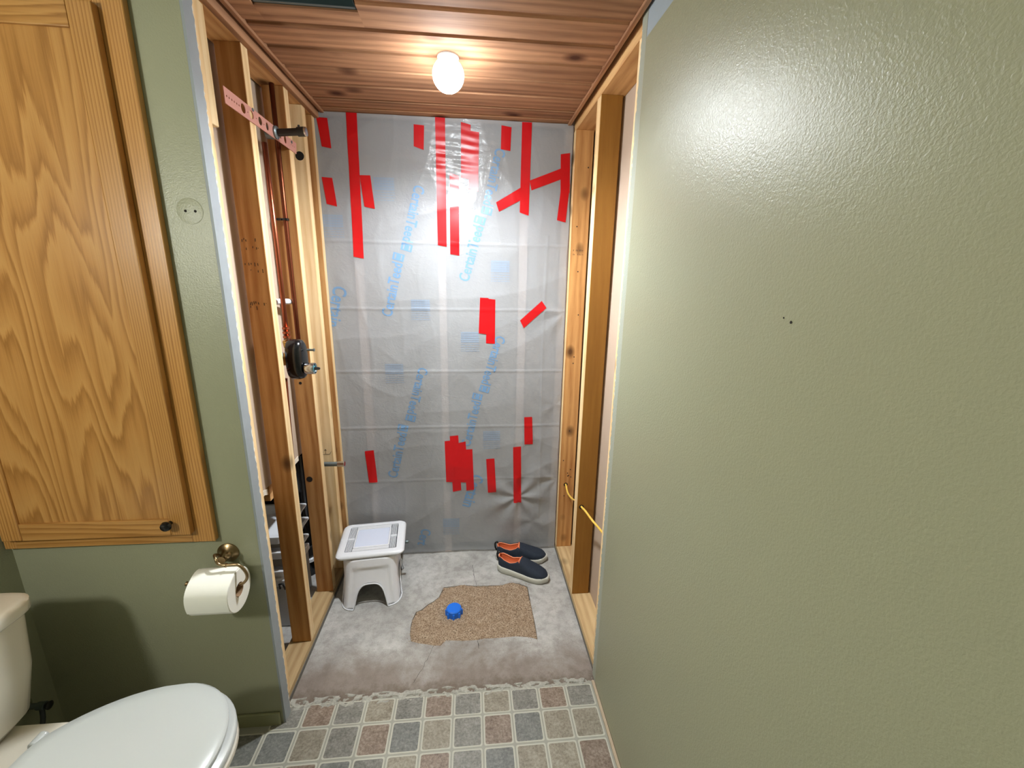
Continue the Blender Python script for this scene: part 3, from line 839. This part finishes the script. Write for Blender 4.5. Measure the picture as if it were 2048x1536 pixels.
lathe('end_cap', [(.0042, 0), (.0062, .002), (.0062, .008), (.003, .010)], (-.146, AY, AZ+.011), (-1, 0, .4), M['brass'], hp, 14)
lathe('collar', [(.0045, 0), (.0065, .001), (.0065, .004), (.0045, .005)], (-.040, AY, .685), (1, 0, 0), M['brass'], hp, 14)
rollx0, rollx1, rr_, ri = -.125, -.011, .062, .021
cz = AZ-.0148
ro = thing('toilet_paper_roll', 'white toilet paper roll hanging on the brass holder', 'toilet paper', (-.09, AY, AZ-.07))
prof = [(ri, 0), (rr_-.002, 0), (rr_, .002), (rr_, .112), (rr_-.002, .114), (ri, .114)]
def ringlathe(name, prof, c, axis, mat, parent, seg=40):
    ax = Vector(axis); u = ax.orthogonal().normalized(); w = ax.cross(u); vs, fs = [], []; n = len(prof)
    for r, h in prof:
        for k in range(seg): a = 2*PI*k/seg; vs.append(Vector(c)+ax*h+(u*math.cos(a)+w*math.sin(a))*r)
    for i in range(n):
        for k in range(seg): fs.append((i*seg+k, i*seg+(k+1) % seg, ((i+1) % n)*seg+(k+1) % seg, ((i+1) % n)*seg+k))
    bm = bmesh.new(); bv = [bm.verts.new(v) for v in vs]
    for f in fs: bm.faces.new([bv[i] for i in f])
    o = bm_obj(name, bm, mat, parent); put(o, (0, 0, 0)); return o
ringlathe('paper', prof, (rollx0, AY, cz), (1, 0, 0), M['paper'], ro)
ringlathe('core', [(ri-.0015, .001), (ri-.0002, .001), (ri-.0002, .113), (ri-.0015, .113)], (rollx0, AY, cz), (1, 0, 0), M['cardboard'], ro)
# loose last sheet lapped over the front of the roll
vs, fs = [], []; nn = 16
for i in range(nn+1):
    a = math.radians(65+i*(140)/nn); rr2 = rr_+.0012+.0012*math.sin(i*.8)
    y = AY-rr2*math.sin(a) if False else AY+rr2*math.cos(a); z = cz+rr2*math.sin(a)
    vs += [(rollx0+.001+(.030 if i == 0 else 0), y, z), (rollx1-.001, y, z)]
    if i: fs.append((2*i-2, 2*i-1, 2*i+1, 2*i))
o = mesh_obj('loose_sheet', vs, fs, M['paper'], ro, True); put(o, (0, 0, 0))

# ================================================================== TOILET (backs onto the left wall, bowl points right)
TY = -.475
to = thing('toilet', 'bone coloured two-piece toilet with closed white seat', 'toilet', (-.25, TY, 0))
def loft(name, rings, mat, parent, cap0=True, cap1=True, smooth=True):
    n = len(rings[0]); vs = [p for r in rings for p in r]; fs = []
    for i in range(len(rings)-1):
        for k in range(n): fs.append((i*n+k, i*n+(k+1) % n, (i+1)*n+(k+1) % n, (i+1)*n+k))
    if cap0: fs.append(tuple(range(n))[::-1])
    if cap1: fs.append(tuple((len(rings)-1)*n+k for k in range(n)))
    bm = bmesh.new(); bv = [bm.verts.new(v) for v in vs]
    for f in fs: bm.faces.new([bv[i] for i in f])
    o = bm_obj(name, bm, mat, parent); put(o, (0, 0, 0))
    if smooth:
        for p in o.data.polygons: p.use_smooth = True
        o.data.set_sharp_from_angle(angle=math.radians(50))
    return o
def seat_ring(x0, x1, hw, z, n=56, back=.55):
    """egg outline: squarer, narrower hinge end at x0, round front at x1"""
    out = []; xm = x0+(x1-x0)*.60
    for k in range(n):
        a = 2*PI*k/n; c, s = math.cos(a), math.sin(a)
        if c >= 0: x = xm+(x1-xm)*c; y = hw*s
        else:
            x = xm+(xm-x0)*math.copysign(abs(c)**.75, c); t = (xm-x)/(xm-x0)
            y = hw*math.copysign(abs(s)**.62, s)*(1-.38*t**1.8)
        out.append((x, TY+y, z))
    return out
def rsq(x0, x1, y0, y1, z, r, n=6):
    out = []
    for (cx, cy, a0) in ((x1-r, y1-r, 0), (x0+r, y1-r, 90), (x0+r, y0+r, 180), (x1-r, y0+r, 270)):
        for k in range(n+1): a = math.radians(a0+90*k/n); out.append((cx+r*math.cos(a), cy+r*math.sin(a), z))
    return out
def ell(x0, x1, hw, z, n=56): return [((x0+x1)/2+(x1-x0)/2*math.cos(2*PI*k/n), TY+hw*math.sin(2*PI*k/n), z) for k in range(n)]
loft('bowl', [ell(-.44, -.06, .105, .003), ell(-.44, -.06, .105, .02), ell(-.43, -.09, .095, .10), ell(-.43, -.06, .11, .20), seat_ring(-.42, .035, .150, .29), seat_ring(-.42, .085, .178, .352), seat_ring(-.42, .098, .186, .378), seat_ring(-.42, .096, .184, .386)], M['porcelain'], to)
loft('tank_deck', [rsq(-.625, -.33, TY-.10, TY+.10, .30, .03), rsq(-.635, -.32, TY-.13, TY+.13, .365, .04), rsq(-.635, -.32, TY-.13, TY+.13, .385, .04)], M['porcelain'], to)
loft('seat', [seat_ring(-.352, .088, .184, .387), seat_ring(-.355, .092, .188, .390), seat_ring(-.355, .092, .188, .399), seat_ring(-.352, .088, .184, .403)], M['seat'], to)
loft('lid', [seat_ring(-.362, .066, .182, .4045), seat_ring(-.368, .074, .190, .409), seat_ring(-.368, .074, .190, .416), seat_ring(-.362, .066, .183, .4225), seat_ring(-.33, .03, .15, .4255), seat_ring(-.25, -.05, .07, .4268)], M['seat'], to)
for s in (-1, 1): lathe('hinge', [(.010, 0), (.012, .002), (.012, .03), (.010, .032)], (-.372, TY+s*.075-.016, .400), (0, 1, 0), M['seat'], to, 14)
TX0, TX1 = -.642, -.425
loft('tank', [rsq(TX0+.03, TX1-.045, TY-.145, TY+.145, .390, .05), rsq(TX0+.012, TX1-.022, TY-.175, TY+.172, .42, .05), rsq(TX0, TX1-.005, TY-.190, TY+.186, .54, .045), rsq(TX0, TX1, TY-.197, TY+.194, .683, .04)], M['porcelain'], to)
loft('tank_lid', [rsq(TX0-.004, TX1+.006, TY-.203, TY+.200, .6835, .045), rsq(TX0-.006, TX1+.012, TY-.210, TY+.207, .690, .05), rsq(TX0-.006, TX1+.012, TY-.210, TY+.207, .712, .05), rsq(TX0, TX1+.004, TY-.20, TY+.198, .720, .05)], M['porcelain'], to)
lathe('flush_lever', [(.008, 0), (.008, .012), (.006, .014)], (TX1-.001, TY-.14, .64), (1, 0, 0), M['chrome'], to, 14)
# supply stop and hose on the left wall
sv = thing('supply_valve', 'small metal water shut-off valve with hose behind the toilet tank', 'valve', (XLEFT, -.20, .22))
lathe('escutcheon', [(.022, 0), (.020, .004), (.009, .006)], (XLEFT+.0005, -.17, .245), (1, 0, 0), M['chrome'], sv, 20)
lathe('valve_body', [(.008, 0), (.008, .03), (.011, .032), (.011, .052), (.006, .054)], (XLEFT+.006, -.17, .245), (1, 0, 0), M['steel'], sv, 16)
lathe('handle', [(.004, 0), (.011, .003), (.012, .008), (.008, .010)], (XLEFT+.062, -.17, .245), (1, 0, 0), M['blackmat'], sv, 12)
tube('hose', [(XLEFT+.046, -.17, .250), (XLEFT+.05, -.18, .20), (XLEFT+.06, -.22, .17), (XLEFT+.08, -.28, .22), (XLEFT+.09, -.33, .386)], .006, M['rubber'], sv, 8)

# ================================================================== STOOL + FAN COVER
def frame(cx, cy, ang):
    c, s = math.cos(ang), math.sin(ang)
    return lambda x, y, z: (cx+c*x-s*y, cy+s*x+c*y, z)
SA = math.radians(6)
F = frame(.177, .588, SA)
st = thing('step_stool', 'white plastic step stool with arched cut-outs under the fan cover', 'stool', (.177, .588, 0))
NP, NH = 160, 22; hx, hy, ht = .127, .100, .216
def stool_pt(u, z):
    """rounded square perimeter, flared slightly towards the floor"""
    k = z/ht; fl_ = 1.0+.085*(1-k)**2-.015*math.sin(k*PI)
    a = 2*PI*u; p = 5.0
    c, s = math.cos(a), math.sin(a)
    r = (abs(c)**p+abs(s)**p)**(-1/p); return c*r*hx*fl_, s*r*hy*(1+.66*max(0, 1-k)**1.1)
def arch(u):
    """height of the opening in the column at perimeter position u, and recess depth"""
    a = (u*4) % 1.0; q = a if a <= .5 else a-1.0        # -.5..+.5 about each face centre
    t = abs(math.tan(q*PI/2))/.53
    h = .105*(1-t**3.2)**(1/2.2) if t < 1 else 0
    return h, t
vs, fs = [], []
for i in range(NP):
    u = i/NP; h0, t = arch(u)
    for j in range(NH+1):
        z = h0+(ht-h0)*j/NH; x, y = stool_pt(u, z)
        panel = max(0, min(1, (1.30-t+.28*(1-z/ht))*9))*max(0, min(1, (.180-z)*60))
        d = math.hypot(x, y); x -= x/d*.007*panel; y -= y/d*.007*panel
        vs.append(F(x, y, z))
for i in range(NP):
    for j in range(NH):
        a = i*(NH+1)+j; b2 = ((i+1) % NP)*(NH+1)+j; fs.append((a, b2, b2+1, a+1))
fs.append(tuple(i*(NH+1)+NH for i in range(NP)))
so = mesh_obj('body', vs, fs, M['stool_plastic'], st, True); put(so, (0, 0, 0))
so.data.polygons[-1].use_smooth = False
md = so.modifiers.new('thickness', 'SOLIDIFY'); md.thickness = .0045; md.offset = -1
rim = [F(*stool_pt(i/NP, arch(i/NP)[0]), arch(i/NP)[0]+.0022) for i in range(NP)]
tube('foot_rim', rim+[rim[0]], .0032, M['white_plastic'], st, 6, False, False)

GA = math.radians(6.0); G = frame(.173, .628, GA)
fc = thing('fan_cover', 'white bath fan grille cover with frosted light lens lying on the stool', 'fan cover', (.173, .628, .217))
gz = .2185; gx, gy = .156, .140
def rr(ax, ay, z, r, n=6):
    return [G(x, y, z) for x, y, _ in rsq(-ax, ax, -ay, ay, 0, r, n)]
ix, iy, lx, ly = .118, .105, .078, .073
loft('frame', [rr(ix, iy, gz+.002, .006), rr(gx-.004, gy-.004, gz+.001, .03), rr(gx, gy, gz+.006, .034), rr(gx, gy, gz+.012, .034), rr(gx-.008, gy-.008, gz+.0195, .03), rr(gx-.022, gy-.022, gz+.0225, .02), rr(ix, iy, gz+.0215, .006), rr(ix-.001, iy-.001, gz+.0165, .006)], M['white_plastic'], fc, False, False)
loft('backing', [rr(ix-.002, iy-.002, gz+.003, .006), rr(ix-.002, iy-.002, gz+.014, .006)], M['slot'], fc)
loft('lens_frame', [rr(lx+.007, ly+.007, gz+.0142, .008), rr(lx+.006, ly+.006, gz+.022, .008), rr(lx, ly, gz+.0235, .006), rr(lx-.001, ly-.001, gz+.021, .006)], M['white_plastic'], fc, True, False)
loft('lens', [rr(lx-.0015, ly-.0015, gz+.0205, .006), rr(lx-.0015, ly-.0015, gz+.0225, .006), rr(lx*.6, ly*.6, gz+.0245, .006)], M['lens'], fc)
def bar(x0, x1, y0, y1, z0=gz+.0144, z1=gz+.0208):
    p = [G(x, y, z) for z in (z0, z1) for x, y in ((x0, y0), (x1, y0), (x1, y1), (x0, y1))]
    o = mesh_obj('louver_slat', p, [(0, 3, 2, 1), (4, 5, 6, 7), (0, 1, 5, 4), (1, 2, 6, 5), (2, 3, 7, 6), (3, 0, 4, 7)], M['white_plastic'], fc); put(o, (0, 0, 0))
for s in (-1, 1):
    for k in range(5):
        x = s*(lx+.0112+k*.0056)
        for (ya, yb) in ((-iy+.004, -.006), (.006, iy-.004)): bar(x-.0014, x+.0014, ya, yb)
    bar(min(s*(lx+.008), s*(ix-.003)), max(s*(lx+.008), s*(ix-.003)), -.006, .006, z1=gz+.0212)
for s in (-1, 1):
    for k in range(6):
        y = s*(ly+.0085+k*.0037); bar(-lx-.006, lx+.006, y-.0015, y+.0015)
lathe('spring_clip', [(.006, 0), (.008, .004), (.008, .016), (.005, .02)], G(gx-.002, -.03, gz-.004), (1, 0, 0), M['steel'], fc, 12)

# ================================================================== SHOES
def shoe(cx, cy, ang, label, side):
    Ls = .268; c, s = math.cos(ang), math.sin(ang)
    t = thing('slip_on_shoe', label, 'shoe', (cx, cy, 0), 'pair of navy slip-on shoes')
    def P(x, y, z): return (c*x-s*y, s*x+c*y, z)
    def hw(u):      # half width along the length
        pts = [(0, .012), (.03, .026), (.10, .033), (.3, .034), (.5, .040), (.68, .047), (.82, .045), (.92, .036), (.97, .024), (1, .008)]
        for (a, fa), (b, fb) in zip(pts[:-1], pts[1:]):
            if u <= b: w = (u-a)/(b-a); w = w*w*(3-2*w)*.35+w*.65; return fa+(fb-fa)*w
        return pts[-1][1]
    def bend(u): return side*.010*math.sin(PI*u)*(u-.3)     # slight inward curve
    def sole_top(u): return .030+.012*(1-u)**2+.004*max(0, u-.8)*5
    def topz(u):
        pts = [(0, .088), (.06, .094), (.16, .082), (.27, .074), (.38, .086), (.44, .097), (.52, .092), (.65, .076), (.8, .062), (.92, .052), (1, .036)]
        for (a, fa), (b, fb) in zip(pts[:-1], pts[1:]):
            if u <= b: w = (u-a)/(b-a); return fa+(fb-fa)*w
        return pts[-1][1]
    K = 22; us = [0, .004, .012, .025, .045, .07, .10, .14, .18, .22, .26, .30, .34, .38, .41, .43, .445, .46, .49, .54, .6, .66, .72, .78, .83, .88, .92, .95, .975, .99, 1]
    U0, U1 = .02, .44
    vs, fs, fm = [], [], []
    rimL, rimR = [], []
    for u in us:
        w = hw(u); zb = sole_top(u)-.004; zt = topz(u); x = Ls*u; yo = bend(u)
        op = U0 <= u <= U1
        for k in range(K+1):
            q = k/K*2-1                                  # -1 .. 1 across
            if not op:
                a = q*PI/2; sq = .75
                y = w*math.copysign(abs(math.sin(a))**sq, q); z = zb+(zt-zb)*max(0, math.cos(a))**(.62 if u > .44 else .4)
            else:
                e = abs(q)
                ow = w*(.80 if u > .1 else .7)*(1-.45*max(0, (u-.30)/.14)**2)
                if e > .5: f_ = (1-e)/.5; y = (w-(w-ow)*f_**2.2); z = zb+(zt-zb)*f_
                else:
                    f_ = e/.5; y = ow*.94*f_**.35; z = (sole_top(u)+.006)+(zt-sole_top(u)-.006)*max(0, (f_-.55)/.45)**1.0
                y = math.copysign(y, q)
            vs.append(P(x, y+yo, z))
        if op:
            k1, k2 = round(K*.25), round(K*.75); rimL.append(vs[-(K+1)+k1]); rimR.append(vs[-(K+1)+k2])
    for i in range(len(us)-1):
        for k in range(K):
            a = i*(K+1)+k; fs.append((a, a+1, a+K+2, a+K+1))
            mid = (us[i]+us[i+1])/2; e = abs((k+.5)/K*2-1)
            fm.append(1 if (U0-.01 <= mid <= U1+.02 and e < .5) else 0)
    upr = mesh_obj('upper', vs, fs, None, t, True, [M['navy'], M['orange']], fm)
    hp_ = [P(Ls*.006, 0, topz(0)+.004)]
    rimpts = rimL[::-1]+[P(Ls*.012, 0, topz(.0)+.003)]+rimR
    tube2('collar_piping', rimpts+[P(Ls*.452, 0, topz(.45)+.001), rimpts[0]], .0028, M['piping'], t)
    # sole: outlines stacked from the ground up
    rings = []
    for zf, grow in ((0, -.004), (.18, .001), (.55, .0045), (.85, .004), (1, .001)):
        r = []
        for u in us: r.append((u, 1))
        pts = []
        for u in us: pts.append(P(Ls*u-(.005 if u < .02 else 0)+(.004+grow if u > .985 else 0), -(hw(u)+grow)+bend(u), None or (sole_top(u)*zf+(.006*max(0, u-.85)/.15+.004*max(0, .06-u)/.06 if zf == 0 else 0)+.0008)))
        for u in us[::-1]: pts.append(P(Ls*u-(.005 if u < .02 else 0)+(.004+grow if u > .985 else 0), (hw(u)+grow)+bend(u), sole_top(u)*zf+(.006*max(0, u-.85)/.15+.004*max(0, .06-u)/.06 if zf == 0 else 0)+.0008))
        rings.append(pts)
    n = len(rings[0]); vv = [p for r in rings for p in r]; ff = []
    for i in range(len(rings)-1):
        for k in range(n): ff.append((i*n+k, i*n+(k+1) % n, (i+1)*n+(k+1) % n, (i+1)*n+k))
    m = n//2
    for base_ in (0, (len(rings)-1)*n):
        for k in range(m-1): ff.append((base_+k, base_+k+1, base_+n-2-k, base_+n-1-k))
    mesh_obj('sole', vv, ff, M['sole'], t, True)
    pp = [(-.004, .052), (-.010, .070), (-.011, .090), (-.003, .100), (.004, .097)]
    tube2('pull_tab', [P(x, 0, z) for x, z in pp], .005, M['black'], t)
    return t
def tube2(name, pts, r, mat, parent):
    o = tube(name, pts, r, mat, None, 8); o.parent = parent; o.location = (0, 0, 0); return o
shoe(.806, .662, math.radians(-27), 'navy slip-on shoe with orange lining, nearer the viewer, beside the sand', 1)
shoe(.800, .747, math.radians(-7), 'navy slip-on shoe with orange lining, farther one against the plastic sheet', -1)

# ================================================================== SMALL THINGS ON THE FLOOR AND IN THE WALLS
cp = thing('drain_plug', 'bright blue rubber cap on a drain stub in the sand', 'drain cap', (CAP[0], CAP[1], -.02))
lathe('cap', [(.034, -.022), (.035, .012), (.034, .022), (.030, .026), (.02, .0262)], (CAP[0], CAP[1], 0), (0, 0, 1), M['blue'], cp, 30)
for k in range(8):
    a = 2*PI*k/8; x, y = CAP[0]+.035*math.cos(a), CAP[1]+.035*math.sin(a)
    lathe('cap_rib', [(.0055, -.02), (.0055, .014), (.004, .016)], (x, y, 0), (0, 0, 1), M['blue'], cp, 6)

# perforated strap
SXP = XL+.0008
def circ(cy, cz_, ry, rz, n=14): return [(cy+ry*math.cos(2*PI*k/n), cz_+rz*math.sin(2*PI*k/n)) for k in range(n)]
holes = [circ(.182, 1.967, .013, .013), circ(.230, 1.967, .012, .012), circ(.284, 1.967, .012, .012), circ(.332, 1.967, .009, .012), circ(.430, 1.967, .006, .008), circ(.470, 1.969, .010, .014)]
holes += [circ(.095+k*.0128, 1.967, .0028, .0028, 8) for k in range(6)]
holes += [circ(y, 1.966, .002, .002, 8) for y in (.207, .258, .309, .52, .535, .55)]
stp = thing('perforated_strap', 'copper coloured perforated pipe strap nailed across the left studs', 'metal strap', (XL, .33, 1.945))
prism('strip', [(.084, 1.946), (.565, 1.946), (.572, 1.985), (.084, 1.988)], 0, SXP, SXP+.0022, M['pinkcopper'], stp, holes)
lathe('nail', [(.005, 0), (.005, .002), (.002, .003)], (SXP+.0022, .5255, 1.976), (1, 0, 0), M['steel'], stp, 10)
lathe('nail', [(.005, 0), (.005, .002), (.002, .003)], (SXP+.0022, .2405, 1.984), (1, 0, 0), M['steel'], stp, 10)

# shower arm stub
sa = thing('shower_pipe', 'black threaded shower arm stub with silver end on the strap', 'pipe', (XL, .392, 1.96))
AX0 = SXP+.0026
lathe('flange', [(.010, -.03), (.021, -.030), (.021, -.004), (.0205, 0), (.021, .004), (.018, .007), (.012, .008)], (AX0+.001, .390, 1.967), (1, 0, 0), M['steel'], sa, 20)
lathe('stub', [(.0118, 0), (.0118, .066), (.0150, .067), (.0150, .090)], (AX0+.0085, .390, 1.967), (1, -.06, .06), M['blackmat'], sa, 20)
lathe('end_cap', [(.0145, 0), (.0145, .005), (.010, .006)], Vector((AX0+.0085, .390, 1.967))+Vector((1, -.06, .06)).normalized()*.0905, (1, -.06, .06), M['chrome'], sa, 20)
lathe('tee_lug', [(.004, 0), (.004, .006), (.003, .007)], (AX0+.080, .385, 1.985), (0, 0, 1), M['blackmat'], sa, 8)

# risers
cr = tag(tube('copper_riser', [(-.034, .392, 1.935), (-.034, .400, 1.60), (-.034, .400, 1.272)], .0085, M['copper'], None, 12, False), 'copper riser pipe running from the shower valve up to the shower arm', 'pipe')
dpv = tag(tube('vent_pipe', [(-.028, .488, 2.150), (-.028, .488, 1.70), (-.028, .488, 1.40), (-.028, .488, 1.20)], .0085, plain('tarnished_copper', (120, 66, 44), .38, .9), None, 12, False), 'tarnished dark copper pipe standing in front of the second stud', 'pipe')
cl = thing('pipe_clamp', 'small black pipe clamp on the second stud above the shower valve', 'pipe clamp', (-.03, .49, 1.69))
lathe('loop', [(.0095, -.004), (.0125, -.004), (.0125, .004), (.0095, .004)], (-.028, .488, 1.70), (0, 0, 1), M['black'], cl, 16)
box('ear', (-.060, .482, 1.696), (-.0405, .494, 1.704), M['black'], cl, .001)
wp = tag(tube('white_tube', [(-.0835, .40, 1.395), (-.06, .43, 1.398), (-.046, .498, 1.395)], .011, M['white_plastic'], None, 12), 'short white plastic tube entering the second stud', 'tube')

# shower valve
va = thing('shower_valve', 'black shielded shower valve with chrome cartridge between the left studs', 'shower valve', (.01, .35, 1.12))
VC = Vector((.012, .352, 1.190))
def oval(ry, rz, x, n=36): return [(x, VC.y+ry*math.copysign(abs(math.cos(2*PI*k/n))**.85, math.cos(2*PI*k/n)), VC.z+rz*math.copysign(abs(math.sin(2*PI*k/n))**.75, math.sin(2*PI*k/n))) for k in range(n)]
loft('shield', [oval(.040, .070, -.012), oval(.045, .076, -.004), oval(.045, .076, .022), oval(.041, .072, .036), oval(.030, .060, .043), oval(.01, .02, .045)], M['black'], va)
lathe('valve_body', [(.022, 0), (.024, .004), (.024, .045), (.02, .05)], (-.062, .352, 1.190), (1, 0, 0), plain('brass_casting', (190, 150, 84), .35, 1), va, 20)
lathe('cartridge', [(.0210, 0), (.0218, .004), (.0218, .030), (.0205, .033), (.0180, .033), (.0165, .025)], (.049, .336, 1.158), (1, -.05, 0), M['chrome'], va, 24)
lathe('cartridge_core', [(.0140, 0), (.0140, .027), (.008, .030)], (.050, .336, 1.158), (1, -.05, 0), plain('teal_plastic', (60, 120, 130), .4), va, 20)
lathe('stem', [(.0055, 0), (.0055, .018), (.0035, .022)], (.078, .3345, 1.158), (1, -.05, 0), M['blackmat'], va, 8)
lathe('screw', [(.004, 0), (.004, .022), (.0055, .024), (.0055, .028)], (.054, .348, 1.226), (1, -.05, 0), M['steel'], va, 12)
for k in range(3): lathe('copper_fitting', [(.010, 0), (.0135, .002), (.0135, .009), (.010, .011)], (-.034, .400, 1.262+k*.0165), (0, 0, 1), M['copper'], va, 18)
lathe('brass_elbow', [(.012, 0), (.014, .002), (.014, .026), (.010, .028)], (-.034, .400, 1.228), (0, -.35, 1), plain('yellow_brass', (206, 170, 96), .3, 1), va, 18)
lathe('inlet_nut', [(.012, 0), (.0155, .002), (.0155, .026), (.012, .028)], (-.034, .322, 1.212), (0, -1, 0), plain('white_pex_fitting', (206, 212, 220), .5), va, 18)
lathe('inlet_pipe', [(.010, 0), (.010, .05)], (-.034, .318, 1.145), (0, -1, 0), M['copper'], va, 16)
tube('supply_pipe', [(-.034, .345, 1.118), (-.040, .345, .9), (-.045, .345, .55), (-.045, .345, .05)], .008, M['copper'], va, 10)
box('mount_block', (-.0845, .262, 1.222), (-.045, .335, 1.258), M['pine_h'], va, .001)

# spout stub
sp = thing('spout_stub', 'galvanised spout pipe stub sticking out low between the left studs', 'pipe', (0, .60, .64))
lathe('pipe', [(.0105, 0), (.0105, .125)], (-.055, .600, .650), (1, -.02, 0), M['steel'], sp, 16)
lathe('coupling', [(.0105, 0), (.0138, .001), (.0138, .030), (.012, .032), (.008, .032)], (.045, .598, .650), (1, -.02, 0), M['chrome'], sp, 8)
tube('feed', [(-.05, .600, .650), (-.055, .600, .70), (-.05, .58, 1.0)], .008, M['copper'], sp, 10)

# yellow cable
tag(tube('electrical_cable', [(1.172, .815, .428), (1.171, .765, .420), (1.166, .69, .412), (1.162, .58, .440), (1.159, .47, .490), (1.158, .398, .502), (1.164, .36, .505), (1.174, .28, .506), (1.182, .20, .515), (1.190, .08, .530), (1.193, .052, .533)], .0048, M['yellow'], None, 8), 'yellow electrical cable threaded through drilled holes in the right studs', 'cable')

# fan housing in the ceiling opening
fh = thing('fan_housing', 'dark empty metal fan housing set in the ceiling opening', 'fan housing', ((FX0+FX1)/2, (FY0+FY1)/2, H))
a0, a1, b0, b1 = FX0+.003, FX1-.003, FY0+.003, FY1-.003
for lo, hi in (((a0, b0, H+.004), (a0+.0015, b1, H+.15)), ((a1-.0015, b0, H+.004), (a1, b1, H+.15)), ((a0+.0016, b0, H+.004), (a1-.0016, b0+.0015, H+.15)), ((a0+.0016, b1-.0015, H+.004), (a1-.0016, b1, H+.15)), ((a0, b0, H+.1505), (a1, b1, H+.152))):
    box('housing_panel', lo, hi, M['darksteel'], fh)
box('lip', (a0+.002, b1-.010, H+.004), (a1-.002, b1-.002, H+.0055), M['steel'], fh)
ringlathe('duct_collar', [(.045, 0), (.048, 0), (.048, .02), (.045, .02)], (.24, b1-.022, H+.085), (0, 1, 0), M['blackmat'], fh, 24)
box('wiring_box', (a0+.02, b1-.05, H+.06), (a0+.10, b1-.004, H+.13), M['steel'], fh, .002)

# lamp in the alcove ceiling
BC = Vector((.599, .288, 2.1275)); BR = .050
lp = thing('ceiling_lamp', 'glowing round white light bulb under the plank ceiling', 'lamp', (BC.x, BC.y, H))
lathe('holder', [(.034, 0), (.034, .004), (.028, .007), (.022, .008)], (BC.x, BC.y, H-.0005), (0, 0, -1), M['white_plastic'], lp, 28)
lathe('bulb', [(BR*math.sin(PI*(k+.5)/25), -BR*math.cos(PI*(k+.5)/25)) for k in range(25)], BC, (0, 0, 1), M['bulb'], lp, 36)
sl = bpy.data.lights.new('flood_beam', 'SPOT'); sl.energy = BULB_BEAM; sl.spot_size = math.radians(170); sl.spot_blend = 1.0
sl.shadow_soft_size = .03; sl.color = (.91, .96, 1.0)
so_ = bpy.data.objects.new('flood_beam', sl); COL.objects.link(so_); so_.parent = lp; put(so_, (BC.x, BC.y, BC.z-BR-.032))

# sconce on the bathroom's left wall, out of view
sc = thing('wall_sconce', 'white globe wall light on the left wall behind the viewer', 'lamp', (XLEFT, -1.27, 1.66))
lathe('back_plate', [(.06, 0), (.06, .012), (.05, .018)], (XLEFT+.0005, -1.27, 1.66), (1, 0, 0), M['brass'], sc, 28)
lathe('neck', [(.012, 0), (.012, .04)], (XLEFT+.018, -1.27, 1.66), (1, 0, 0), M['brass'], sc, 16)
lathe('globe', [(.06*math.sin(PI*(k+.5)/21), -.06*math.cos(PI*(k+.5)/21)) for k in range(21)], (XLEFT+.112, -1.27, 1.66), (0, 0, 1), M['sconce'], sc, 32)

# things stored behind the left partition
def tray(z, label, dx):
    t = thing('plastic_tray', label, 'tray', (-.235+dx, .46, z), 'white trays behind the partition')
    def rg(g, zz): return rsq(-.315-g+dx, -.125+g+dx, .345-g, .60+g, zz, .012, 4)
    loft('shell', [rg(-.012, z), rg(0, z+.034), rg(.010, z+.040), rg(.010, z+.046), rg(-.002, z+.046), rg(-.014, z+.006)], M['white_plastic'], t)
    return t
tray(.402, 'white plastic tray behind the left studs, topmost of the stack', 0)
tray(.330, 'white plastic tray behind the left studs, middle of the stack', .004)
tray(.240, 'white plastic tray behind the left studs, lowest of the stack', -.004)
sx_ = thing('storage_box', 'pale grey box under the white trays behind the partition', 'box', (-.22, .46, 0))
box('body', (-.315, .345, .0005), (-.128, .60, .205), plain('pale_grey_plastic', (178, 180, 184), .5), sx_, .006, 2)
box('lid', (-.320, .340, .206), (-.123, .605, .239), M['white_plastic'], sx_, .004, 2)
tube('latch', [(-.150, .338, .20), (-.150, .333, .225), (-.135, .333, .228), (-.128, .333, .20)], .004, M['black'], sx_, 6, False)
for (z0, z1) in ((.2865, .3295), (.3765, .4015)):
    sh_ = box('stacking_spacer', (-.30, .37, z0), (-.14, .58, z1), plain('grey_cardboard_%d' % int(z0*1000), (150, 146, 140), .8), None)
    tag(sh_, 'grey spacer between the white trays, %s' % ('lower one' if z0 < .3 else 'upper one'), 'spacer', 'spacers between the trays')
dp = thing('drain_pipe', 'black plastic drain pipe standing behind the left partition', 'pipe', (-.175, .70, 0))
lathe('pipe', [(.034, .0005), (.034, .66)], (-.175, .70, 0), (0, 0, 1), M['black'], dp, 24)
lathe('hub', [(.036, .0), (.044, .002), (.044, .05), (.036, .052)], (-.175, .70, .12), (0, 0, 1), M['blackmat'], dp, 24)
lathe('white_collar', [(.036, .0), (.048, .002), (.048, .018), (.036, .02)], (-.175, .70, .085), (0, 0, 1), M['white_plastic'], dp, 24)
